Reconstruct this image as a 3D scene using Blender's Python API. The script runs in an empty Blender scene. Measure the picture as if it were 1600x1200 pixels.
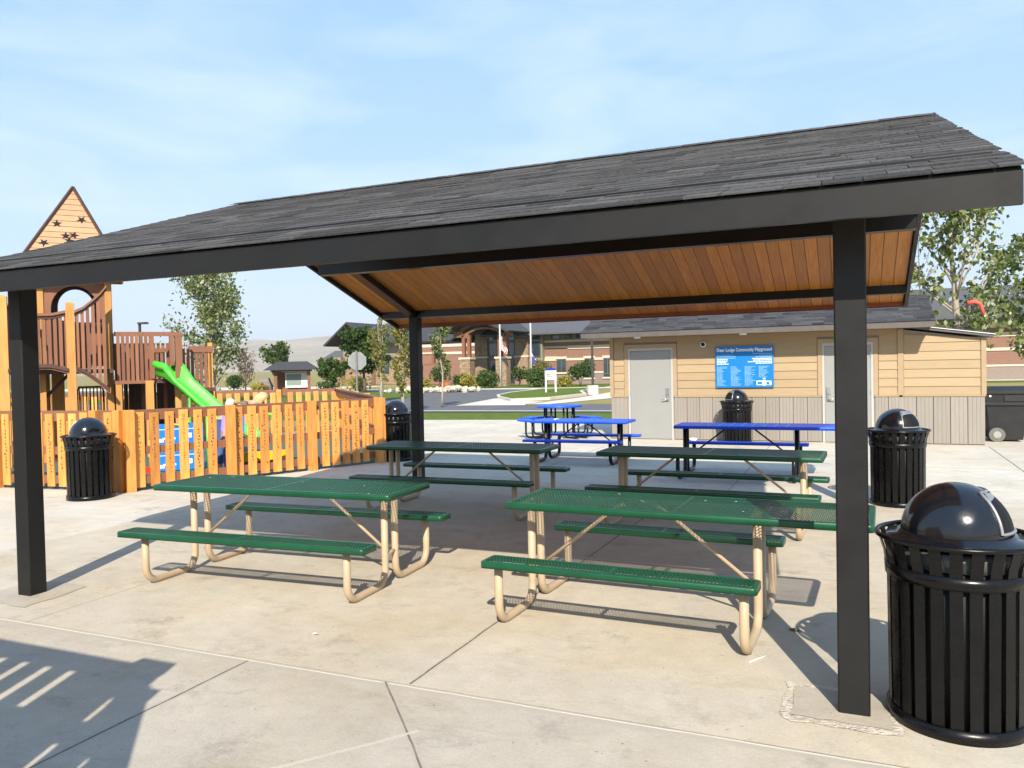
import bpy, math, random
from mathutils import Vector, Matrix, noise as mnoise
C = bpy.context.scene.collection
SC = bpy.context.scene
R = math.radians
rnd = random.Random(7)

# ------------------------------------------------------------------ camera
cam = bpy.data.cameras.new('camera'); cam.sensor_width = 36.0; cam.lens = 36.0*1226.9/1600.0
cam.clip_end = 20000; cam.clip_start = 0.05
co = bpy.data.objects.new('camera', cam); C.objects.link(co)
YAW, PITCH, ROLL = 0.408, -0.0231, -0.0207
fw = Vector((-math.sin(YAW)*math.cos(PITCH), math.cos(YAW)*math.cos(PITCH), math.sin(PITCH)))
rt = Vector((math.cos(YAW), math.sin(YAW), 0)); up = rt.cross(fw)
r2 = rt*math.cos(ROLL)+up*math.sin(ROLL); u2 = up*math.cos(ROLL)-rt*math.sin(ROLL)
co.matrix_world = Matrix(((r2.x, u2.x, -fw.x, 0.0026), (r2.y, u2.y, -fw.y, -4.3718), (r2.z, u2.z, -fw.z, 1.817), (0, 0, 0, 1)))
SC.camera = co

# ------------------------------------------------------------------ sky and sun
SUN_EL = R(36.5)
SUN_DIR = Vector((math.sin(R(22))*math.cos(SUN_EL), -math.cos(R(22))*math.cos(SUN_EL), math.sin(SUN_EL)))  # towards the sun
world = bpy.data.worlds.new('World'); SC.world = world; world.use_nodes = True
wn = world.node_tree.nodes; wl = world.node_tree.links; wn.clear()
sky = wn.new('ShaderNodeTexSky'); sky.sky_type = 'NISHITA'; sky.sun_disc = False
sky.sun_elevation = SUN_EL; sky.sun_rotation = math.atan2(SUN_DIR.x, SUN_DIR.y)
sky.altitude = 1300; sky.air_density = 1.0; sky.dust_density = 2.2; sky.ozone_density = 1.6
bg = wn.new('ShaderNodeBackground'); bg.inputs[1].default_value = 0.13
wo = wn.new('ShaderNodeOutputWorld')
# thin cirrus, laid out by sky direction
tc = wn.new('ShaderNodeTexCoord'); mp = wn.new('ShaderNodeMapping'); mp.inputs['Scale'].default_value = (2.2, 2.2, 9.0)
mp.inputs['Rotation'].default_value = (R(8), R(-6), R(20))
nz = wn.new('ShaderNodeTexNoise'); nz.inputs['Scale'].default_value = 1.6; nz.inputs['Detail'].default_value = 7; nz.inputs['Roughness'].default_value = 0.55
nz.inputs['Distortion'].default_value = 0.6
rp = wn.new('ShaderNodeValToRGB'); rp.color_ramp.elements[0].position = 0.43; rp.color_ramp.elements[1].position = 0.78
rp.color_ramp.elements[0].color = (0, 0, 0, 1); rp.color_ramp.elements[1].color = (0.46, 0.46, 0.46, 1)
mx = wn.new('ShaderNodeMix'); mx.data_type = 'RGBA'
mx.inputs['B'].default_value = (4.6, 5.1, 5.5, 1)
wl.new(tc.outputs['Generated'], mp.inputs['Vector']); wl.new(mp.outputs['Vector'], nz.inputs['Vector'])
wl.new(nz.outputs['Fac'], rp.inputs['Fac']); wl.new(rp.outputs['Color'], mx.inputs['Factor'])
# smoke pale air: most of the blue is veiled, more so towards the horizon
sepw = wn.new('ShaderNodeSeparateXYZ'); wl.new(tc.outputs['Generated'], sepw.inputs[0])
grad = wn.new('ShaderNodeValToRGB'); ge = grad.color_ramp.elements
ge[0].position = 0.0; ge[0].color = (3.5/5.5, 4.2/5.5, 4.9/5.5, 1); ge[1].position = .55; ge[1].color = (1.55/5.5, 2.95/5.5, 5.05/5.5, 1)
q_ = ge.new(.22); q_.color = (2.35/5.5, 3.55/5.5, 4.95/5.5, 1)
gs = wn.new('ShaderNodeVectorMath'); gs.operation = 'SCALE'; gs.inputs['Scale'].default_value = 5.5
wl.new(sepw.outputs['Z'], grad.inputs['Fac']); wl.new(grad.outputs['Color'], gs.inputs[0])
veil = wn.new('ShaderNodeMix'); veil.data_type = 'RGBA'; veil.inputs['Factor'].default_value = 0.85
wl.new(sky.outputs['Color'], veil.inputs['A']); wl.new(gs.outputs[0], veil.inputs['B'])
wl.new(veil.outputs['Result'], mx.inputs['A']); wl.new(mx.outputs['Result'], bg.inputs['Color']); wl.new(bg.outputs[0], wo.inputs[0])
sun = bpy.data.lights.new('sun', 'SUN'); sun.energy = 4.6; sun.angle = R(0.5); sun.color = (1.0, 0.90, 0.76)
so = bpy.data.objects.new('sun', sun); C.objects.link(so); so.location = (10, -30, 30)
so.rotation_euler = SUN_DIR.to_track_quat('Z', 'Y').to_euler()
SC.view_settings.view_transform = 'Standard'; SC.view_settings.look = 'None'; SC.view_settings.gamma = 1
SC.view_settings.use_curve_mapping = False; SC.view_settings.exposure = 0.82
SC.render.engine = 'CYCLES'
SC.cycles.max_bounces = 6; SC.cycles.transparent_max_bounces = 8; SC.cycles.use_denoising = True
SC.cycles.volume_bounces = 0

# ------------------------------------------------------------------ helpers
class MB:
    def __init__(s): s.v = []; s.f = []; s.t = []; s.m = []; s.sm = []
    def face(s, idx, t=.5, m=0, sm=False): s.f.append(tuple(idx)); s.t.append(t); s.m.append(m); s.sm.append(sm)
    def poly(s, pts, t=.5, m=0, sm=False):
        n = len(s.v); s.v += [tuple(p) for p in pts]; s.face(range(n, n+len(pts)), t, m, sm); return s
    def hexa(s, b, tp, t=.5, m=0, sm=False):         # two rings of n points, bottom ccw seen from above
        n = len(s.v); k = len(b); s.v += [tuple(p) for p in b]+[tuple(p) for p in tp]
        s.face([n+i for i in reversed(range(k))], t, m, False); s.face([n+k+i for i in range(k)], t, m, False)
        for i in range(k): j = (i+1) % k; s.face((n+i, n+j, n+k+j, n+k+i), t, m, sm)
        return s
    def box(s, x0, x1, y0, y1, z0, z1, t=.5, m=0):
        return s.hexa([(x0,y0,z0),(x1,y0,z0),(x1,y1,z0),(x0,y1,z0)], [(x0,y0,z1),(x1,y0,z1),(x1,y1,z1),(x0,y1,z1)], t, m)
    def prism(s, pts, z0, z1, t=.5, m=0):            # pts ccw in xy
        return s.hexa([(x,y,z0) for x,y in pts], [(x,y,z1) for x,y in pts], t, m)
    def prismx(s, pts, x0, x1, t=.5, m=0):           # pts (y,z) ccw seen from +x
        return s.hexa([(x0,y,z) for y,z in pts], [(x1,y,z) for y,z in pts], t, m)
    def prismy(s, pts, y0, y1, t=.5, m=0):           # pts (x,z) ccw seen from -y
        return s.hexa([(x,y1,z) for x,z in pts], [(x,y0,z) for x,z in pts], t, m)
    def bar(s, a, b, w, h, t=.5, m=0, upv=(0,0,1)):  # rectangular bar from a to b
        a = Vector(a); b = Vector(b); d = (b-a).normalized(); u = Vector(upv)
        if abs(d.dot(u)) > .99: u = Vector((1,0,0))
        x = d.cross(u).normalized(); y = x.cross(d).normalized()
        q = [(-1,-1),(1,-1),(1,1),(-1,1)]
        return s.hexa([a+x*(i*w/2)+y*(j*h/2) for i,j in q][::-1], [b+x*(i*w/2)+y*(j*h/2) for i,j in q][::-1], t, m)
    def tube(s, path, r, n=10, t=.5, m=0, cap=True, r1=None):
        P = [Vector(p) for p in path]; k = len(P); n0 = len(s.v); prev = None
        for i, p in enumerate(P):
            d = (P[min(i+1,k-1)]-P[max(i-1,0)]).normalized()
            if prev is None:
                x = d.orthogonal().normalized()
            else:
                x = (prev-d*prev.dot(d)).normalized()
            prev = x; y = d.cross(x)
            rr = r if r1 is None else r+(r1-r)*i/(k-1)
            s.v += [tuple(p+(x*math.cos(2*math.pi*j/n)+y*math.sin(2*math.pi*j/n))*rr) for j in range(n)]
        for i in range(k-1):
            for j in range(n):
                a = n0+i*n+j; b = n0+i*n+(j+1)%n
                s.face((a, b, b+n, a+n), t, m, True)
        if cap:
            s.face([n0+j for j in reversed(range(n))], t, m); s.face([n0+(k-1)*n+j for j in range(n)], t, m)
        return s
    def lathe(s, prof, n=32, c=(0,0,0), t=.5, m=0, a0=0, a1=2*math.pi, sm=True):
        n0 = len(s.v); full = abs(a1-a0-2*math.pi) < 1e-6; q = n if full else n+1
        for r, z in prof: s.v += [(c[0]+r*math.cos(a0+(a1-a0)*j/n), c[1]+r*math.sin(a0+(a1-a0)*j/n), c[2]+z) for j in range(q)]
        for i in range(len(prof)-1):
            for j in range(n):
                a = n0+i*q+j; b = n0+i*q+(j+1) % q
                s.face((a, b, b+q, a+q), t, m, sm)
        return s
    def build(s, name, mats, parent=None, org=None):
        me = bpy.data.meshes.new(name)
        if org is None: org = wloc(parent) if parent else Vector((0,0,0))
        me.from_pydata([(x-org[0], y-org[1], z-org[2]) for x,y,z in s.v], [], s.f)
        if not isinstance(mats, (list, tuple)): mats = [mats]
        for mm in mats: me.materials.append(mm)
        me.polygons.foreach_set('material_index', s.m); me.polygons.foreach_set('use_smooth', s.sm)
        at = me.attributes.new('tone', 'FLOAT', 'FACE'); at.data.foreach_set('value', s.t)
        me.update()
        o = bpy.data.objects.new(name, me); C.objects.link(o)
        if parent: o.parent = parent
        return o

def wloc(o):
    v = Vector((0,0,0))
    while o is not None: v += o.location; o = o.parent
    return v
def tag(o, label=None, cat=None, group=None, kind=None):
    if label: o['label'] = label
    if cat: o['category'] = cat
    if group: o['group'] = group
    if kind: o['kind'] = kind
    return o
def thing(name, label, cat, loc=(0,0,0), group=None):
    o = bpy.data.objects.new(name, None); C.objects.link(o); o.location = loc; o.empty_display_size = .2
    return tag(o, label, cat, group)
def copy_tree(o, parent=None):
    c = o.copy(); C.objects.link(c)
    if parent: c.parent = parent
    for ch in list(o.children): copy_tree(ch, c)
    return c
def place(o, x, y, rz=0, z=0): o.location = (x, y, z); o.rotation_euler = (0, 0, rz); return o

# ------------------------------------------------------------------ materials
def mat(name, col, rough=.6, var=.12, scale=6, tone=0., bump=0., bscale=60, metal=0., stretch=None, spec=.5, col2=None, detail=5, coat=0.):
    m = bpy.data.materials.new(name); m.use_nodes = True; nt = m.node_tree; N = nt.nodes; L = nt.links
    b = N['Principled BSDF']; b.inputs['Roughness'].default_value = rough; b.inputs['Metallic'].default_value = metal
    b.inputs['Specular IOR Level'].default_value = spec; b.inputs['Coat Weight'].default_value = coat
    tcn = N.new('ShaderNodeTexCoord'); vec = tcn.outputs['Object']
    if stretch:
        mpn = N.new('ShaderNodeMapping'); mpn.inputs['Scale'].default_value = stretch; L.new(vec, mpn.inputs['Vector']); vec = mpn.outputs['Vector']
    nzn = N.new('ShaderNodeTexNoise'); nzn.inputs['Scale'].default_value = scale; nzn.inputs['Detail'].default_value = detail; nzn.inputs['Roughness'].default_value = .6
    L.new(vec, nzn.inputs['Vector'])
    rmp = N.new('ShaderNodeValToRGB'); rmp.color_ramp.elements[0].position = .3; rmp.color_ramp.elements[1].position = .7
    c2 = col2 or tuple(min(1, c*(1+var)) for c in col); c1 = tuple(c*(1-var) for c in col) if not col2 else col
    rmp.color_ramp.elements[0].color = (*c1, 1); rmp.color_ramp.elements[1].color = (*c2, 1)
    L.new(nzn.outputs['Fac'], rmp.inputs['Fac']); out = rmp.outputs['Color']
    if tone:
        a = N.new('ShaderNodeAttribute'); a.attribute_name = 'tone'
        mr = N.new('ShaderNodeMapRange'); mr.inputs['To Min'].default_value = 1-tone; mr.inputs['To Max'].default_value = 1+tone
        L.new(a.outputs['Fac'], mr.inputs['Value'])
        vm = N.new('ShaderNodeVectorMath'); vm.operation = 'SCALE'; L.new(out, vm.inputs[0]); L.new(mr.outputs[0], vm.inputs['Scale']); out = vm.outputs[0]
    L.new(out, b.inputs['Base Color'])
    if bump:
        n2 = N.new('ShaderNodeTexNoise'); n2.inputs['Scale'].default_value = bscale; n2.inputs['Detail'].default_value = 4; L.new(vec, n2.inputs['Vector'])
        bp = N.new('ShaderNodeBump'); bp.inputs['Strength'].default_value = bump; bp.inputs['Distance'].default_value = .02
        L.new(n2.outputs['Fac'], bp.inputs['Height']); L.new(bp.outputs[0], b.inputs['Normal'])
    return m
def leafmat(name, dark, light, pale=None):
    m = bpy.data.materials.new(name); m.use_nodes = True; N = m.node_tree.nodes; L = m.node_tree.links
    b = N['Principled BSDF']; b.inputs['Roughness'].default_value = .55; b.inputs['Specular IOR Level'].default_value = .3
    a = N.new('ShaderNodeAttribute'); a.attribute_name = 'tone'
    rmp = N.new('ShaderNodeValToRGB'); e = rmp.color_ramp.elements
    e[0].color = (*dark, 1); e[1].color = (*light, 1)
    if pale: e[1].position = .8; q = e.new(1.0); q.color = (*pale, 1)
    L.new(a.outputs['Fac'], rmp.inputs['Fac']); L.new(rmp.outputs['Color'], b.inputs['Base Color'])
    t = N.new('ShaderNodeBsdfTranslucent'); L.new(rmp.outputs['Color'], t.inputs['Color'])
    mxs = N.new('ShaderNodeMixShader'); mxs.inputs[0].default_value = .35
    L.new(b.outputs[0], mxs.inputs[1]); L.new(t.outputs[0], mxs.inputs[2]); L.new(mxs.outputs[0], N['Material Output'].inputs['Surface'])
    return m

def concrete(name, col, joints=(), stains=True):
    m = mat(name, col, rough=.85, var=.0, scale=.5, bump=.12, bscale=90, spec=.25)
    nt = m.node_tree; N = nt.nodes; L = nt.links; b = N['Principled BSDF']
    for l in list(b.inputs['Base Color'].links): L.remove(l)
    tcn = N.new('ShaderNodeTexCoord'); obj = tcn.outputs['Object']
    def nz_(sc, det=6, ro=.65, stretch=None):
        v = obj
        if stretch:
            q = N.new('ShaderNodeMapping'); q.inputs['Scale'].default_value = stretch; L.new(v, q.inputs['Vector']); v = q.outputs[0]
        k = N.new('ShaderNodeTexNoise'); k.inputs['Scale'].default_value = sc; k.inputs['Detail'].default_value = det; k.inputs['Roughness'].default_value = ro
        L.new(v, k.inputs['Vector']); return k.outputs['Fac']
    def ramp(f, stops):
        r_ = N.new('ShaderNodeValToRGB'); e = r_.color_ramp.elements
        e[0].position, e[0].color = stops[0][0], (*[stops[0][1]]*3, 1); e[1].position, e[1].color = stops[1][0], (*[stops[1][1]]*3, 1)
        for p, v in stops[2:]: q = e.new(p); q.color = (v, v, v, 1)
        L.new(f, r_.inputs['Fac']); return r_.outputs['Color']
    def mul(a, b_):
        v = N.new('ShaderNodeVectorMath'); v.operation = 'MULTIPLY'; L.new(a, v.inputs[0]); L.new(b_, v.inputs[1]); return v.outputs[0]
    base = N.new('ShaderNodeRGB'); base.outputs[0].default_value = (*col, 1); out = base.outputs[0]
    out = mul(out, ramp(nz_(.55), [(.3, .86), (.7, 1.1)]))
    out = mul(out, ramp(nz_(5, 8, .7), [(.3, .9), (.7, 1.06)]))
    out = mul(out, ramp(nz_(70, 3, .8), [(.3, .9), (.7, 1.08)]))
    if stains:
        out = mul(out, ramp(nz_(1.7, 8, .75), [(.32, .72), (.45, 1.0)]))
        out = mul(out, ramp(nz_(9, 6, .8), [(.26, .6), (.34, 1.0)]))
        out = mul(out, ramp(nz_(34, 2, .5), [(.235, .45), (.275, 1.0)]))
        gr = N.new('ShaderNodeMix'); gr.data_type = 'RGBA'
        L.new(ramp(nz_(2.3, 9, .8, (.55, 1.5, 1)), [(.53, 0.), (.70, .5)]), gr.inputs['Factor']); L.new(out, gr.inputs['A'])
        gm = N.new('ShaderNodeVectorMath'); gm.operation = 'MULTIPLY'; L.new(out, gm.inputs[0]); gm.inputs[1].default_value = (.66, .60, .50)
        L.new(gm.outputs[0], gr.inputs['B']); out = gr.outputs['Result']
        tint = N.new('ShaderNodeMix'); tint.data_type = 'RGBA'
        L.new(ramp(nz_(.8, 5, .6), [(.45, 0.), (.62, .5)]), tint.inputs['Factor']); L.new(out, tint.inputs['A'])
        br = N.new('ShaderNodeVectorMath'); br.operation = 'MULTIPLY'; L.new(out, br.inputs[0]); br.inputs[1].default_value = (.98, .9, .76)
        L.new(br.outputs[0], tint.inputs['B']); out = tint.outputs['Result']
    if joints:
        sep = N.new('ShaderNodeSeparateXYZ'); 
        wob = N.new('ShaderNodeTexNoise'); wob.inputs['Scale'].default_value = 3.; wob.inputs['Detail'].default_value = 6; L.new(obj, wob.inputs['Vector'])
        wv = N.new('ShaderNodeVectorMath'); wv.operation = 'SUBTRACT'; L.new(wob.outputs['Color'], wv.inputs[0]); wv.inputs[1].default_value = (.5, .5, .5)
        ws = N.new('ShaderNodeVectorMath'); ws.operation = 'SCALE'; L.new(wv.outputs[0], ws.inputs[0]); ws.inputs['Scale'].default_value = .022
        wa = N.new('ShaderNodeVectorMath'); wa.operation = 'ADD'; L.new(obj, wa.inputs[0]); L.new(ws.outputs[0], wa.inputs[1])
        L.new(wa.outputs[0], sep.inputs[0])
        def M(op, a, b_=None):
            k = N.new('ShaderNodeMath'); k.operation = op
            for i, q in enumerate((a, b_)):
                if q is None: continue
                if isinstance(q, (int, float)): k.inputs[i].default_value = q
                else: L.new(q, k.inputs[i])
            return k.outputs[0]
        X, Yq = sep.outputs['X'], sep.outputs['Y']
        brk = nz_(6, 4, .7)
        for (x0, y0, x1, y1, w, jc, soft) in joints:
            dx, dy = x1-x0, y1-y0; ln = math.hypot(dx, dy); dx /= ln; dy /= ln
            along = M('ADD', M('MULTIPLY', M('SUBTRACT', X, x0), dx), M('MULTIPLY', M('SUBTRACT', Yq, y0), dy))
            acr = M('ABSOLUTE', M('ADD', M('MULTIPLY', M('SUBTRACT', X, x0), -dy), M('MULTIPLY', M('SUBTRACT', Yq, y0), dx)))
            inside = M('MULTIPLY', M('GREATER_THAN', along, 0.), M('LESS_THAN', along, ln))
            def lay(out, width, colr, fac):
                mr = N.new('ShaderNodeMapRange'); L.new(acr, mr.inputs['Value']); mr.inputs['From Min'].default_value = width*.6; mr.inputs['From Max'].default_value = width
                mr.inputs['To Min'].default_value = fac; mr.inputs['To Max'].default_value = 0
                f = M('MULTIPLY', mr.outputs[0], inside)
                f = M('MULTIPLY', f, M('MINIMUM', M('MULTIPLY', brk, 1.9), 1.))
                mm = N.new('ShaderNodeMix'); mm.data_type = 'RGBA'; L.new(f, mm.inputs['Factor']); L.new(out, mm.inputs['A']); mm.inputs['B'].default_value = (*colr, 1)
                return mm.outputs['Result']
            if soft: out = lay(out, w*3.5, tuple(c*.86 for c in col), .8)
            out = lay(out, w, jc, 1.)
            if jc[0] > .3: out = lay(out, w*.16, (.12, .1, .08), .75)
    L.new(out, b.inputs['Base Color'])
    return m

M_ = {}
def M(k, *a, **kw):
    if k not in M_: M_[k] = mat(k, *a, **kw)
    return M_[k]
STEEL = M('black powder coated steel', (.007, .007, .008), spec=.35, rough=.32, var=.25, scale=3, bump=.03, bscale=200)
FASCIA = M('charcoal painted fascia', (.0095, .0095, .0095), rough=.48, spec=.32, var=.18, scale=2.5, bump=.015, bscale=40)
BINBLK = M('gloss black steel', (.004, .004, .0045), rough=.3, var=.3, scale=6, spec=.28)
DOMEBLK = M('gloss black dome', (.006, .007, .010), rough=.12, var=.2, scale=3, coat=.3)
LINER = M('matt black liner', (.006, .006, .006), rough=.6, spec=.25)
def wear(m, lo, hi, sc):
    N = m.node_tree.nodes; L = m.node_tree.links; k = N.new('ShaderNodeTexNoise'); k.inputs['Scale'].default_value = sc; k.inputs['Detail'].default_value = 8; k.inputs['Roughness'].default_value = .75
    c = N.new('ShaderNodeTexCoord'); L.new(c.outputs['Object'], k.inputs['Vector']); r = N.new('ShaderNodeMapRange'); r.inputs['From Min'].default_value = .35; r.inputs['From Max'].default_value = .68; r.inputs['To Min'].default_value = lo; r.inputs['To Max'].default_value = hi
    L.new(k.outputs['Fac'], r.inputs['Value']); L.new(r.outputs[0], N['Principled BSDF'].inputs['Roughness'])
wear(DOMEBLK, .08, .26, 9); wear(BINBLK, .16, .42, 7); wear(FASCIA, .38, .65, 3)
GREEN = M('green plastic coated steel', (.002, .070, .030), rough=.36, var=.18, scale=5, bump=.05, bscale=150)
BLUE = M('blue plastic coated steel', (.004, .085, .72), rough=.4, var=.15, scale=5)
BEIGE = M('beige painted tube', (.455, .35, .23), rough=.5, var=.08, scale=5)
SHINGLE = M('charcoal asphalt shingle', (.085, .083, .083), rough=.95, var=.3, scale=40, tone=.45, bump=.6, bscale=300, spec=.15)
SHINGLE2 = M('grey asphalt shingle', (.062, .062, .067), rough=.95, var=.25, scale=30, tone=.5, bump=.5, bscale=200, spec=.15)
CEIL = M('stained pine board', (.40, .138, .012), rough=.5, var=.0, scale=5, tone=.16, stretch=(9, .6, .6), col2=(.57, .23, .023))
REDWOOD = M('red stained wood', (.24, .055, .018), rough=.55, var=.2, scale=5, stretch=(1, 8, 8))

# ------------------------------------------------------------------ ground and setting
LINEW = (.62, .58, .48); LINED = (.10, .085, .07); CJ = (.30, .26, .21)
JOINTS = [
    (-14, -.53, 6, -.55, .022, LINEW, True), (-2.34, -.52, -2.22, 6.2, .008, LINED, True), (-2.50, -.53, -1.2, -2.0, .007, (.16,.14,.11), True),
    (-3.2, -2.56, -2.00, -1.01, .012, (.56,.52,.43), False), (-3.49, -.56, -3.52, -4, .008, LINED, True), (-5.6, -.53, -5.6, 2.6, .008, CJ, False),
    (-9.2, 2.59, 6, 2.60, .014, LINEW, True), (-9.9, 4.03, -8.2, 3.12, .012, LINEW, False), (2.52, 13.8, 2.36, 2.6, .012, LINED, True),
    (-8, 6.55, 2.4, 6.55, .012, CJ, True), (-5.0, 6.55, -5.0, 20, .012, CJ, True), (-1.6, 6.55, -1.6, 13.9, .012, CJ, True),
    (-14, 10.2, 8, 10.2, .014, CJ, True), (-12.5, 15.2, 8, 15.2, .012, CJ, True), (-9.5, 9.5, -9.5, 20, .012, CJ, True)]
FRONT = concrete('grey front paving concrete', (.455, .42, .355), joints=JOINTS[0:1]+JOINTS[2:5])
CONC = concrete('pale plaza concrete', (.555, .515, .44), joints=JOINTS[0:1]+JOINTS[2:8]+JOINTS[8:])
PAD = concrete('worn shelter pad concrete', (.50, .458, .378), joints=JOINTS[1:2]+JOINTS[5:7])
WALK = concrete('pale walk concrete', (.60, .56, .48), stains=False)
ASPH = mat('asphalt', (.105, .105, .108), rough=.9, var=.2, scale=1.2, bump=.2, bscale=80)
GRASS = mat('lawn', (.075, .115, .016), rough=.9, var=.0, scale=2.2, bump=1., bscale=50, col2=(.135, .18, .032), spec=.1)
DRY = mat('dry prairie ground', (.30, .235, .10), rough=.95, var=.0, scale=.12, bump=.4, bscale=8, col2=(.22, .20, .07), spec=.1, detail=9)
RUBBER = mat('grey green rubber surfacing', (.085, .105, .085), rough=.9, var=.2, scale=8, bump=.2)
HILL = mat('dry hillside', (.40, .32, .23), rough=1, var=.0, scale=.007, col2=(.24, .21, .15), spec=.0, detail=8)

def sheet(name, pts, z, m):
    return tag(MB().poly([(x, y, z) for x, y in pts]).build(name, m), kind='structure')
S = 6000
sheet('ground', [(-S,-S),(S,-S),(S,S),(-S,S)], -.03, DRY)
sheet('plaza', [(-15.4,-12),(30,-12),(30,21.6),(6,21.6),(-7.2,20.24),(-15.4,19.3)], 0, CONC)
sheet('front_paving', [(-15.4,-12),(12,-12),(12,-.555),(-6.75,-.535),(-15.4,-.52)], .004, FRONT)
sheet('shelter_pad', [(-8.1,-.515),(2.36,-.545),(2.36,6.55),(-8.1,6.55)], .004, PAD)
sheet('playground_surface', [(-15.5,3.77),(-10.2,4.35),(-8.4,8.58),(-13.4,14.1),(-19,11.4),(-34,4),(-34,-8),(-18,-2)], .004, RUBBER)
sheet('lawn_strip', [(-40,17.2),(-15.4,19.3),(-7.2,20.24),(6,21.6),(30,24),(30,27.6),(6,25.2),(-8.3,24.0),(-16.0,23.6),(-40,21.5)], -.016, GRASS)
tag(MB().poly([(-40,21.5,.06),(-16.0,23.62,.06),(-8.3,24.02,.06),(6,25.2,.06),(6,25.5,.06),(-8.3,24.3,.06),(-16.0,23.9,.06),(-40,21.8,.06)][::1]).build('kerb', WALK), kind='structure')
sheet('road', [(-120,20),(-40,21.8),(-16,23.9),(-8.3,24.3),(6,25.5),(60,30),(60,44),(6,33),(-8,31),(-13.9,29.5),(-17.2,28.9),(-24.8,34.2),(-28.6,44.9),(-36,51),(-52,52),(-120,48)], -.02, ASPH)
sheet('drive', [(-17.2,28.9),(-18.3,36.3),(-20.4,42.8),(-20.9,49.8),(-22,51.4),(-36,51),(-28.6,44.9),(-24.8,34.2)], -.018, ASPH)
sheet('drive_apron', [(-17.23,28.7),(-13.9,29.3),(-14.2,30.0),(-14.2,32.6),(-16.28,33.26),(-18.31,36.30),(-18.55,36.0)], -.012, WALK)
# planted island with a raised kerb
isl = [(-18.31,36.3),(-16.28,33.26),(-14.92,35.0),(-14.6,40),(-16.30,44.4),(-17.8,52),(-20.9,50),(-20.4,42.8),(-19.4,38.6)]
sheet('island_lawn', isl, .085, GRASS)
cx, cy = sum(p[0] for p in isl)/len(isl), sum(p[1] for p in isl)/len(isl)
mb = MB(); n = len(isl)
outp = [(cx+(x-cx)*1.08, cy+(y-cy)*1.05) for x, y in isl]
for i in range(n):
    a, b, c_, d = isl[i], isl[(i+1)%n], outp[(i+1)%n], outp[i]
    mb.hexa([(*d,-.03),(*c_,-.03),(*b,-.03),(*a,-.03)], [(*d,.11),(*c_,.11),(*b,.11),(*a,.11)])
tag(mb.build('island_kerb', WALK), kind='structure')
sheet('walkway', [(-14.1,30),(-13.0,30),(-11.5,37),(-11,46),(-11,58),(-18.2,58),(-18.2,56.5),(-14.6,54.5),(-14.3,45.2),(-13.77,36.8)], -.010, WALK)
sheet('front_walk', [(-60,51.6),(-36,51.2),(-22,51.6),(-14.6,52.8),(-8,54),(-8,56.4),(-22,54.8),(-36,54),(-60,54)], -.006, WALK)
sheet('front_lawn', [(-38,54.02),(-22,54.82),(-8,56.42),(20,60),(20,66),(-38,66)], -.014, GRASS)
sheet('corner_lawn', [(-36.3,48.6),(-29.4,46.3),(-24.9,37.2),(-25.1,34.5),(-34,30),(-60,30),(-60,48)], -.008, GRASS)
sheet('side_lawn', [(2.6,21.7),(30,24.5),(30,56),(6,50),(2.6,30)], -.013, mat('thin dry lawn', (.14, .17, .04), rough=.95, var=0, scale=.7, col2=(.30, .25, .09), bump=.5, bscale=30))
sheet('side_walk', [(4,62),(60,70),(60,84),(4,80)], -.009, WALK)
sheet('far_lot', [(-120,56),(-44,56.5),(-44,66),(-120,66)], -.015, WALK)

# hills far away, with real relief
def hills(name, x0, x1, y0, y1, hmax, seed, nx=120, ny=46, scale=900.):
    mb = MB()
    for j in range(ny+1):
        for i in range(nx+1):
            x = x0+(x1-x0)*i/nx; y = y0+(y1-y0)*j/ny; f = j/ny
            h = hmax*(f**.8)*(0.88+.2*mnoise.noise(Vector((x/scale+seed, y/scale, seed))))
            h += hmax*.16*f*mnoise.fractal(Vector((x/(scale*.32), y/(scale*.32), seed)), 1.0, 2.0, 5)
            mb.v.append((x, y, max(-2., h-2)))
    for j in range(ny):
        for i in range(nx):
            a = j*(nx+1)+i; mb.face((a, a+1, a+nx+2, a+nx+1), .5, 0, True)
    return tag(mb.build(name, HILL), kind='structure')
hills('hills', -3600, 1800, 1500, 3100, 195, 3.1)
# smoke haze filling the valley air
hz = bpy.data.materials.new('haze'); hz.use_nodes = True; hn = hz.node_tree.nodes
for nn_ in list(hn):
    if nn_.type == 'BSDF_PRINCIPLED': hn.remove(nn_)
pv = hn.new('ShaderNodeVolumePrincipled'); pv.inputs['Color'].default_value = (.93, .96, 1.0, 1); pv.inputs['Density'].default_value = 1.9e-4; pv.inputs['Anisotropy'].default_value = 0.06
hz.node_tree.links.new(pv.outputs[0], hn['Material Output'].inputs['Volume'])
tag(MB().box(-6100, 6100, -6100, 6100, -4, 330).build('haze', hz), kind='stuff')

# ------------------------------------------------------------------ shelter
sh = thing('picnic_shelter', 'open picnic shelter with charcoal shingle gable roof on four black steel posts', 'shelter', (-3.14, 3.19, 0))
PX, PY = (0., -6.278), (0., 6.376)
XL, XR, YF, YB, YM, ZR, SL = -6.9, .67, -.5, 6.88, 3.19, 3.86, .338
def roofz(y): return ZR-SL*abs(y-YM)
for x in PX:
    for y in PY:
        h = .0762; m = MB(); c = .008
        q = [(x-h+c,y-h),(x+h-c,y-h),(x+h,y-h+c),(x+h,y+h-c),(x+h-c,y+h),(x-h+c,y+h),(x-h,y+h-c),(x-h,y-h+c)]
        m.prism(q, .0, 2.60); m.build('post', STEEL if False else FASCIA, sh)
for y in PY: MB().box(XL+.05, XR-.05, y-.075, y+.075, 2.602, 2.775).build('beam', STEEL, sh)
for y in (1.905, 4.475): MB().box(-6.62, XR-.06, y-.075, y+.075, 3.097, roofz(y)-.128).build('purlin', STEEL, sh)
MB().box(XL+.05, XR-.05, YM-.07, YM+.07, 3.5, ZR-.14).build('ridge_beam', STEEL, sh)
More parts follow.
